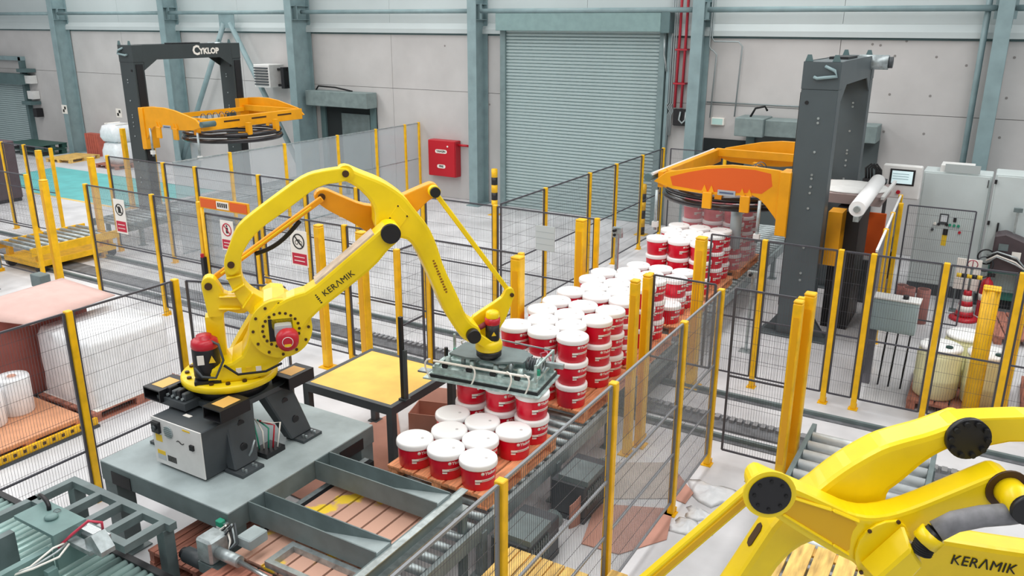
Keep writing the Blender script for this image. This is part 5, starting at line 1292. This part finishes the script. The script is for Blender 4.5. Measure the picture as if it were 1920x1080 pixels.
# ------------------------------------------------------------------ bollards by the shutter
def bollard(x, y, label, h=1.25):
    b = thing('striped_bollard', label, 'bollard', (x, y, 0))
    n = 6
    for k in range(n): MB().cyl((0, 0, k*h/n), (0, 0, (k+1)*h/n), .085, 18).build('band', (POST, BLACK)[(k+1) % 2 if k < n-1 else 0], b)
    MB().lathe([(.085, h), (.07, h+.02), (0, h+.03)], n=18).build('cap', POST, b); MB().box(-.14, .14, -.14, .14, 0, .012).build('foot_plate', POST, b)
bollard(-11.75, 18.9, 'yellow and black striped bollard at the fire-cabinet side of the shutter')
bollard(-7.45, 18.9, 'yellow and black striped bollard at the red-pipe side of the shutter')
# ------------------------------------------------------------------ goods behind the near-left fence
FILMW = mat('film_white', (240, 242, 245), .3, var=.08, scale=9, bump=.35, bscale=7)
pal(-10.25, 6.3, 0, 'wooden pallet under the white wrapped load', WOODB, 0, 'pallets behind the near fence')
wl = thing('wrapped_load', 'white film-wrapped block load on a pallet behind the near fence', 'load', (-10.25, 6.28, .144))
m = MB()
pp = rrect(-.6, .6, -.62, .62, .16, 5); nn = len(pp); zs = [0, .12, .3, .5, .7, .86, .95]; V = []
for k, z in enumerate(zs):
    for i, (x, y) in enumerate(pp):
        s = 1+.012*math.sin(i*2.1+k*1.7)-(.05 if k == 6 else 0); V.append((x*s, y*s, z))
V.append((0, 0, 1.0)); fs = [(k*nn+i, k*nn+(i+1) % nn, (k+1)*nn+(i+1) % nn, (k+1)*nn+i) for k in range(6) for i in range(nn)]+[(6*nn+i, 6*nn+(i+1) % nn, 7*nn) for i in range(nn)]
m.faces(V, fs); m.build('film_wrap', FILMW, wl, smooth=True)
MB().box(-.6, .6, -.62, .62, -.0, .01).build('bottom_sheet', LABEL, wl)
pal(-10.25, 4.78, 0, 'orange-brown pallet with boards beside the white wrapped load', WOOD, 0, 'pallets behind the near fence')
bs_ = thing('board_sheet', 'orange board sheet lying on the pallet beside the wrapped load', 'sheet', (-10.25, 4.78, .144)); MB().box(-.6, .6, -.7, .7, 0, .03).build('sheet', mat('board_orange', (222, 160, 122), .7, var=.1), bs_)
ps = thing('edge_strip', 'yellow perforated edge strip along the orange board', 'strip', (-9.6, 4.85, 0)); MB().box(0, .04, -.75, .75, .03, .12).build('strip', POST, ps)
MB().box(.0, .08, -.75, .75, 0, .03).build('foot_rail', GREYD, ps)
for k in range(12): MB().box(.04, .043, -.7+k*.12, -.66+k*.12, .06, .1).build('hole', BOLT, ps)
for k, (x, y, h, lab) in enumerate(((-10.5, 5.12, .5, 'thick white film roll standing next to the brown carton'), (-10.42, 4.72, .46, 'shorter white film roll standing on the orange board'))):
    r = thing('film_roll', lab, 'roll', (x, y, .174)); MB().lathe([(.05, 0), (.19, 0), (.2, .02), (.2, h-.02), (.19, h), (.05, h), (.05, 0)], n=24).build('film', FILMW, r); MB().cyl((0, 0, 0), (0, 0, h+.01), .05, 14).build('core', CARD, r)
ct = thing('pallet_carton', 'tall red-brown carton with open folded top', 'carton', (-11.5, 5.85, 0))
CAR = mat('carton_brown', (158, 92, 84), .75, var=.12, scale=3)
for a in ((-.5, .5, -.7, -.68), (-.5, .5, .68, .7), (-.5, -.48, -.68, .68), (.48, .5, -.68, .68)): MB().box(*a, .1, 1.25).build('side', CAR, ct)
MB().box(-.48, .48, -.68, .68, .1, 1.2).build('filling', CAR, ct)
for x in (-.4, .4):
    for y in (-.6, .6): MB().box(x-.07, x+.07, y-.07, y+.07, 0, .1).build('foot_block', BLACK, ct)
cs2 = thing('cardboard_sheet', 'large pinkish cardboard sheet laid over the brown carton', 'sheet', (-11.2, 5.95, 1.25)); m = MB(); V = []; nx, ny = 8, 8
q00, q10, q11, q01 = Vector((-.55, -.95, .04)), Vector((.75, -.5, 0)), Vector((.62, .8, .02)), Vector((-.55, .75, .1))
for j in range(ny+1):
    for i in range(nx+1):
        u_, v_ = i/nx, j/ny; p = q00.lerp(q10, u_).lerp(q01.lerp(q11, u_), v_); p.z += .13*math.sin(PI*v_)*math.sin(PI*u_)+.03; V.append(p)
top = [v for v in V]; V2 = [v-Vector((0, 0, .012)) for v in V]; W_ = nx+1; N_ = len(V)
fs = [(j*W_+i, j*W_+i+1, (j+1)*W_+i+1, (j+1)*W_+i) for j in range(ny) for i in range(nx)]
fs += [tuple(N_+k for k in f[::-1]) for f in fs]
edge = [i for i in range(W_)]+[j*W_+nx for j in range(1, ny+1)]+[ny*W_+i for i in range(nx-1, -1, -1)]+[j*W_ for j in range(ny-1, 0, -1)]
fs += [(edge[(k+1) % len(edge)], edge[k], N_+edge[k], N_+edge[(k+1) % len(edge)]) for k in range(len(edge))]
m.faces(V+V2, fs); m.build('sheet', mat('cardboard_pink', (214, 180, 172), .85, var=.06), cs2, smooth=True)
# ------------------------------------------------------------------ far-left background
GP = mat('pallet_green', (52, 88, 80), .5)
for k in range(2):
    g = thing('plastic_pallet', ['dark green plastic pallet by the small shutter, lower of two', 'dark green plastic pallet by the small shutter, upper one lying askew'][k], 'pallet', (-33.4, 18.9, k*.22), .06*k)
    MB().box(-1.1, 1.1, -.6, .6, .17, .2).build('deck', GP, g)
    for x in (-.95, 0, .95):
        MB().box(x-.14, x+.14, -.6, .6, 0, .02).build('runner', GP, g)
        for y in (-.5, 0, .5): MB().box(x-.12, x+.12, y-.1, y+.1, .02, .17).build('block', GP, g)
pal(-30.5, 18.6, 0, 'lone yellow-brown wooden pallet on the floor near the wall', WOODY, .2, 'pallets around the hall')
bk = thing('brick_stack', 'stack of red boards leaning by the steel column', 'boards', (-30.75, 19.75, 0))
for k in range(6): MB().box(-.42+k*.14, -.3+k*.14, -.14, .14, 0, .86).build('board', mat('board_red', (190, 98, 82), .7, var=.15), bk)
pal(-27.6, 18.7, 0, 'pallet under the white bulk bags', WOODB, 0, 'pallets around the hall')
for k in range(2):
    b = thing('bulk_bag', ['full white bulk bag standing on its pallet', 'slumped white bulk bag lying on top of another'][k], 'bag', (-27.6, 18.7, .144+k*.8)); m = MB(); V = []; pp = rrect(-.46, .46, -.5, .5, .2, 4); nn = len(pp); hh = (.78, .6)[k]
    for j, (f, s) in enumerate(((0, .92), (.25, 1.05), (.6, 1.03), (.9, .9), (1, .55))):
        for i, (x, y) in enumerate(pp): V.append((x*s*(1+.04*math.sin(i*1.9+j+k*2)), y*s*(1+.04*math.cos(i*2.3+j)), f*hh))
    m.faces(V, [(j*nn+i, j*nn+(i+1) % nn, (j+1)*nn+(i+1) % nn, (j+1)*nn+i) for j in range(4) for i in range(nn)]+[tuple(range(nn-1, -1, -1)), tuple(range(4*nn, 5*nn))]); m.build('sack', FILMW, b, smooth=True)
    for s in (-1, 1): MB().tube([(s*.3, -.3, hh*.95), (s*.33, -.3, hh), (s*.33, .3, hh), (s*.3, .3, hh*.95)], .02).build('loop', LABEL, b)
TEALF = mat('floor_teal', (108, 196, 196), .5, var=.12, scale=2)
tf = MB().prism([(-29.5, 17.3, .001), (-21.0, 17.3, .001), (-20.9, 14.2, .001), (-25.5, 14.1, .001), (-29.0, 15.0, .001)], (0, 0, .003)); struct('trim_1', tf, TEALF)
struct('trim_2', MB().box(-25.5, -20.9, 14.02, 14.12, .001, .004), mat('floor_line_yellow', (240, 200, 110), .6))
mb_ = thing('dark_cabinet', 'dark maroon cabinet behind the fence left of the shuttle conveyor', 'cabinet', (-25.2, 12.9, 0)); DM = mat('maroon_dark', (84, 66, 72), .55, var=.15)
MB().box(-.6, .6, -.4, .4, .1, 1.75).bevel(.02, 1).build('body', DM, mb_); MB().box(-.56, .56, -.42, -.4, .15, 1.7).build('door', DM, mb_); MB().box(-.55, .55, -.38, .38, 0, .1).build('plinth', BLACK, mb_)
ss = thing('sensor_stand', 'small grey sensor box on a tripod stand by the shuttle track', 'sensor', (-15.0, 8.15, 0))
MB().box(-.16, .16, -.1, .1, .32, .56).bevel(.01, 1).build('box', GREYM, ss)
for a in (0, 2.1, 4.2): MB().cyl((0, 0, .34), (.22*math.cos(a), .22*math.sin(a), 0), .015, 8).build('leg', BLACK, ss)
MB().bar((-.7, .05, .06), (.9, .05, .06), .05).build('cable_tray', GREYD, ss)
# ------------------------------------------------------------------ floor by the right-hand fence
def floor_sheet(name, px, z, m, label, cat, curl=0):
    P = [on_z(u, v, z) for u, v in px]; c = sum(P, Vector())/len(P); o = (c.x, c.y, z)
    mb = MB(o).prism([Vector((p.x, p.y, z+curl*(k % 2))) for k, p in enumerate(P)], (0, 0, .008)); ob = mb.build(name, m); ob.location = o; return tag(ob, label, cat)
CARDR = mat('cardboard_red', (190, 140, 124), .85, var=.12, scale=2.5); CARDG = mat('cardboard_grey', (196, 186, 178), .85, var=.12, scale=2.5)
floor_sheet('cardboard_sheet', [(1108, 893), (1120, 868), (1262, 868), (1268, 935), (1120, 936)], .004, CARDG, 'greyish cardboard sheet flat on the floor under the drive side of the fence', 'sheet')
floor_sheet('cardboard_sheet', [(1118, 945), (1262, 955), (1250, 1012), (1160, 1040), (1090, 1020)], .004, CARDR, 'reddish cardboard sheet flat on the floor next to the pallet stack', 'sheet')
floor_sheet('cardboard_sheet', [(1265, 880), (1300, 925), (1285, 945), (1268, 938)], .004, CARDR, 'torn reddish cardboard piece outside the fence foot', 'sheet')
cu = thing('curled_cardboard', 'curled reddish cardboard flap standing against the drive boxes', 'cardboard', tuple(on_z(1085, 975, 0))); m = MB(); V = []
for k in range(9):
    a = -.9+1.8*k/8; r = .42
    for z in (0, .36-.1*abs(a)): V.append((-.1+r*math.cos(a)*.35, r*math.sin(a)*.6, z))
V += [(x-.008, y, z) for x, y, z in V]
m.faces(V, [(2*k, 2*k+2, 2*k+3, 2*k+1) for k in range(8)]+[(18+2*k+1, 18+2*k+3, 18+2*k+2, 18+2*k) for k in range(8)]+[(2*k+1, 2*k+3, 18+2*k+3, 18+2*k+1) for k in range(8)]); m.build('flap', CARDR, cu)
for k, (u, v, s) in enumerate(((1335, 925, .3), (1310, 965, .16), (1290, 990, .2), (1420, 905, .12))):
    c = on_z(u, v, 0); m = MB(); V = []; nn = 14
    for j in range(4):
        for i in range(nn):
            a = 2*PI*i/nn; rr = s*(1-j*.28)*(1+.25*math.sin(3*a+k)+.12*math.cos(5*a+j)); V.append((rr*math.cos(a), rr*.8*math.sin(a), .002+.018*j*(1+.5*math.sin(4*a+j))))
    m.faces(V, [(j*nn+i, j*nn+(i+1) % nn, (j+1)*nn+(i+1) % nn, (j+1)*nn+i) for j in range(3) for i in range(nn)]+[tuple(range(3*nn, 4*nn)), tuple(range(nn-1, -1, -1))])
    o_ = m.build('film_scrap', FILMW, smooth=True); o_.location = c; tag(o_, ['large crumpled white film scrap on the floor near the fence corner', 'small white film scrap beside the torn cardboard', 'white film scrap close to a fence foot', 'tiny white film scrap before the short mesh panel'][k], 'film')
# pallet stacks on both sides of the fence
for k in range(3): pal(-2.92, 4.88, k*.144, f'yellow wooden pallet inside the fence by the drive boxes, {["bottom", "middle", "top"][k]} of its stack', WOODY, 0, 'stacked pallets inside the fence').scale = (.66, 1, 1)
for k in range(3): pal(-1.78, 5.05, k*.144, f'yellow wooden pallet outside the fence, {["bottom", "middle", "top"][k]} of its stack', WOODY, 0, 'stacked pallets outside the fence')
pal(-.75, 5.85, .602, 'empty yellow pallet on the free roller bed under the robot arm', WOODY, 0, 'pallets on the free roller bed')
# ------------------------------------------------------------------ parts round the platform
se = thing('photo_sensor', 'pale sensor with green cap and looped cable on the platform corner', 'sensor', (-5.28, 4.02, .86))
MB().box(-.04, .04, -.03, .03, -.07, .02).bevel(.01, 1).build('body', OFFW, se); MB().box(-.035, .035, -.035, .025, .02, .08).bevel(.008, 1).build('cap', GREENP, se); MB().box(.0, .06, -.01, .03, .0, .05).build('bracket', GALV, se)
MB().tube([(.0, -.03, -.07), (-.03, -.04, -.16), (0, -.045, -.24), (.04, -.04, -.18), (.03, -.03, -.08)], .007).build('cable', GREENP, se)
for k in range(3): pal(-5.8, 4.42, k*.144, f'brown wooden pallet below the platform, {["bottom", "middle", "top"][k]} of its stack', WOODB, 0, 'stacked pallets below the platform').scale = (.54, .8, 1)
cm = thing('clamp_drive', 'grey pneumatic clamp drive with polished shaft at the pallet dispenser', 'machine', (-5.12, 3.84, 0))
MB().box(-.1, .1, -.1, .1, 0, .62).build('stand', GREYD, cm)
MB().box(-.13, .05, -.12, .08, .72, .95).bevel(.02, 1).build('gear_box', GALV, cm); MB().box(-.12, .12, -.12, .12, .62, .72).build('base', GREYM, cm)
MB().cyl((-.1, -.05, .66), (-.35, -.05, .66), .07, 16).build('motor', GREYD, cm); MB().cyl((-.35, -.05, .66), (-.4, -.05, .66), .05, 16).build('motor_cap', BLACK, cm)
for k in range(4): MB().tube([(-.05+.03*k, .05, .93), (.0+.04*k, .1, .98+.02*k), (.1+.03*k, .05, .9), (.14, 0, .85)], .009).build('hose', [LABEL, BLACK, GALV, GREYD][k], cm)
MB().cyl((.05, -.04, .82), (.3, -.04, .82), .05, 14).build('coupling', GALV, cm); MB().cyl((.3, -.04, .82), (1.0, -.1, .82), .022, 12).build('shaft', STEEL, cm)
MB().box(.14, .3, .08, .28, .84, .94).bevel(.01, 1).build('cylinder_block', PLAT, cm)
fm = thing('pallet_clamp', 'open galvanised rectangular clamp frame lying over the brown pallet', 'frame', (-4.15, 4.12, ROLL+.144))
for a in ((-.55, .4, -.17, -.12), (-.55, .4, .1, .15), (-.55, -.49, -.12, .1), (.34, .4, -.12, .1)): MB().box(*a, 0, .06).build('frame_bar', GALV, fm)
ln = thing('slide_rail', 'dark slide rail with galvanised strip beside the empty pallet', 'rail', (-5.115, 4.9, 0))
MB().box(-.03, .03, -.6, .9, .58, .7).build('rail', BLACK, ln); MB().box(-.09, -.03, -.6, .9, .62, .7).build('strip', GALV, ln)
for y in (-.5, .8): MB().box(-.09, .03, y-.05, y+.05, 0, .58).build('foot', GREYD, ln)
fc = floor_sheet('cardboard_sheet', [(540, 925), (600, 885), (660, 905), (605, 955)], .01, CARDR, 'reddish cardboard sheet on the floor between the two channel beams', 'sheet')
floor_sheet('cardboard_sheet', [(650, 815), (745, 770), (760, 880), (700, 890)], .003, CARDR, 'reddish cardboard sheet on the floor beside the yellow table leg', 'sheet')
bx_ = thing('open_carton', 'small open brown carton under the edge of the yellow table', 'carton', tuple(on_z(812, 800, 0)), .3)
for a in ((-.26, .26, -.2, -.19), (-.26, .26, .19, .2), (-.26, -.25, -.19, .19), (.25, .26, -.19, .19)): MB().box(*a, .0, .26).build('side', CARDR, bx_)
MB().box(-.25, .25, -.19, .19, 0, .01).build('bottom', CARDR, bx_); MB().hexa([(-.26, .2, .26), (.26, .2, .26), (.26, .21, .26), (-.26, .21, .26), (-.26, .34, .4), (.26, .34, .4), (.26, .35, .4), (-.26, .35, .4)]).build('flap', CARDR, bx_)
# low barrier and yellow drive strip inside the main line
ys = thing('drive_strip', 'yellow toothed drive strip lying along the lower roller frame', 'strip', (-3.05, 3.3, .3))
MB().box(-.02, .02, -.6, .9, 0, .04).build('strip', POST, ys); MB().box(-.03, .03, -.6, -.5, -.3, 0).build('foot', GREYD, ys); MB().box(-.03, .03, .8, .9, -.3, 0).build('foot', GREYD, ys)
lf = thing('lower_frame', 'lower galvanised frame of cross bars between roller line and fence', 'frame', (-3.05, 3.05, 0))
for x in (-.35, .35): MB().box(x-.03, x+.03, -1.2, 1.2, .2, .26).build('long_bar', GALV, lf)
for y in (-1.0, -.6, -.2, .2, .6, 1.0): MB().box(-.32, .32, y-.04, y+.04, .2, .25).build('cross_bar', GALV, lf)
for x in (-.35, .35):
    for y in (-1.1, 1.1): MB().box(x-.03, x+.03, y-.03, y+.03, 0, .2).build('leg', GREYD, lf)
# ------------------------------------------------------------------ infeed machine at the lower left
ROLG = mat('roller_teal_chrome', (196, 228, 224), .25, metal=.45)
cI = conveyor('teal chromed roller bed under the pusher at the platform', -7.85, -5.1, 2.2, 3.5, zt=.66, pitch=.085, rr=.034, frame=BLACK, roll=ROLG, legs=(-7.7, -6.5, -5.25), axis='x')
pu = thing('pail_pusher', 'grey pusher frame with aluminium rail and red hose over the roller bed', 'machine', (-6.2, 3.4, 0)); O = Vector((-6.2, 3.4, 0)); zf = 1.0
for a in ((-6.92, -5.5, 3.68, 3.75), (-6.92, -5.56, 3.3, 3.37), (-6.92, -6.85, 2.6, 3.68), (-5.63, -5.56, 3.37, 3.68), (-6.5, -6.43, 3.37, 3.68), (-6.2, -6.13, 3.37, 3.68), (-5.92, -5.85, 3.37, 3.68)): MB(O).box(*a, zf-.07, zf).build('frame_bar', GREYM, pu)
for x, y in ((-6.88, 3.72), (-5.6, 3.7)): MB(O).box(x-.05, x+.05, y-.05, y+.05, 0, zf-.07).build('leg', GREYM, pu)
PUS = mat('pusher_teal', (112, 142, 140), .5, var=.12)
MB(O).box(-6.55, -6.0, 3.0, 3.28, zf+.09, zf+.12).build('pusher_plate', PUS, pu); MB(O).box(-6.04, -6.0, 3.0, 3.28, zf-.2, zf+.09).build('pusher_side', PUS, pu)
MB(O).lathe([(.0, .12), (.05, .12), (.055, .135), (.04, .15), (0, .155)], (-6.25, 3.14, zf), 16).build('knob', PUS, pu); MB(O).lathe([(.025, .0), (.03, .005), (.025, .01)], (-6.3, 3.22, zf+.125), 14).build('eye_bolt', GALV, pu)
MB(O).tube([(-6.5+.12*math.cos(a), 3.2+.02*a, zf+.12+.07*math.sin(a)) for a in (0, .5, 1, 1.6, 2.1, 2.6, 3.1)], .018).build('cable_arch', BLACK, pu)
MB(O).box(-6.0, -5.68, 3.2, 3.28, zf+.0, zf+.09).build('aluminium_rail', STEEL, pu); MB(O).box(-6.02, -5.7, 3.1, 3.18, zf-.02, zf+.02).build('aluminium_rail', GALV, pu)
MB(O).prism([(-5.78, 3.12, zf), (-5.58, 3.12, zf), (-5.58, 3.12, zf+.04), (-5.68, 3.12, zf+.16), (-5.78, 3.12, zf+.1)], (0, .12, 0)).build('end_stop', GALV, pu)
MB(O).tube([(-5.82, 3.3, zf+.05), (-5.78, 3.28, zf+.16), (-5.86, 3.22, zf+.18), (-5.95, 3.12, zf+.08), (-6.0, 3.02, zf+.0)], .012).build('red_hose', mat('hose_red', (200, 60, 84), .5), pu)
for k in range(3): MB(O).tube([(-5.98+.02*k, 3.08, zf+.02), (-5.95+.03*k, 2.96, zf+.05-.03*k), (-6.02+.02*k, 2.8, zf-.05), (-6.15, 2.6, zf-.1)], .009).build('hose', [LABEL, GALV, LABEL][k], pu)
MB(O).box(-6.5, -6.1, 2.45, 2.52, .66, zf).build('gate_plate', GREYM, pu); MB(O).box(-6.55, -6.48, 2.4, 2.95, .7, zf+.02).build('gate_bar', GREYM, pu); MB(O).box(-6.12, -6.06, 2.5, 3.0, .7, zf-.02).build('gate_bar', PUS, pu)
MB(O).box(-6.58, -6.5, 2.4, 2.48, .0, zf+.12).build('upright', PUS, pu)
MB(O).hexa([(-5.98, 2.72, .69), (-5.92, 2.72, .69), (-5.86, 3.0, .69), (-5.92, 3.0, .69), (-5.98, 2.72, .73), (-5.92, 2.72, .73), (-5.86, 3.0, .73), (-5.92, 3.0, .73)]).build('stop_block', mat('block_amber', (232, 164, 40), .45), pu)
MB(O).box(-5.96, -5.9, 2.86, 2.94, .73, .9).build('stop_bracket', PUS, pu)
# muting sensors beside the line
for k, (x, y, h, lab) in enumerate(((-3.05, 12.55, 1.3, 'slim silver sensor post in front of the tall dark mast'), (-5.3, 12.4, 1.75, 'slim silver sensor post behind the half-height pail load'), (-5.42, 12.7, 1.6, 'second slim silver sensor post beside the shutter fence'))):
    s = thing('sensor_post', lab, 'sensor', (x, y, 0)); MB().box(-.02, .02, -.02, .02, 0, h).build('post', GALV, s); MB().box(-.08, .08, -.05, .03, h-.06, h+.04).build('head', GALV, s); MB().cyl((-.02, -.05, h), (-.02, -.12, h), .025, 10).build('lens', BLACK, s); MB().box(-.1, .1, -.1, .1, 0, .012).build('foot', GALV, s)
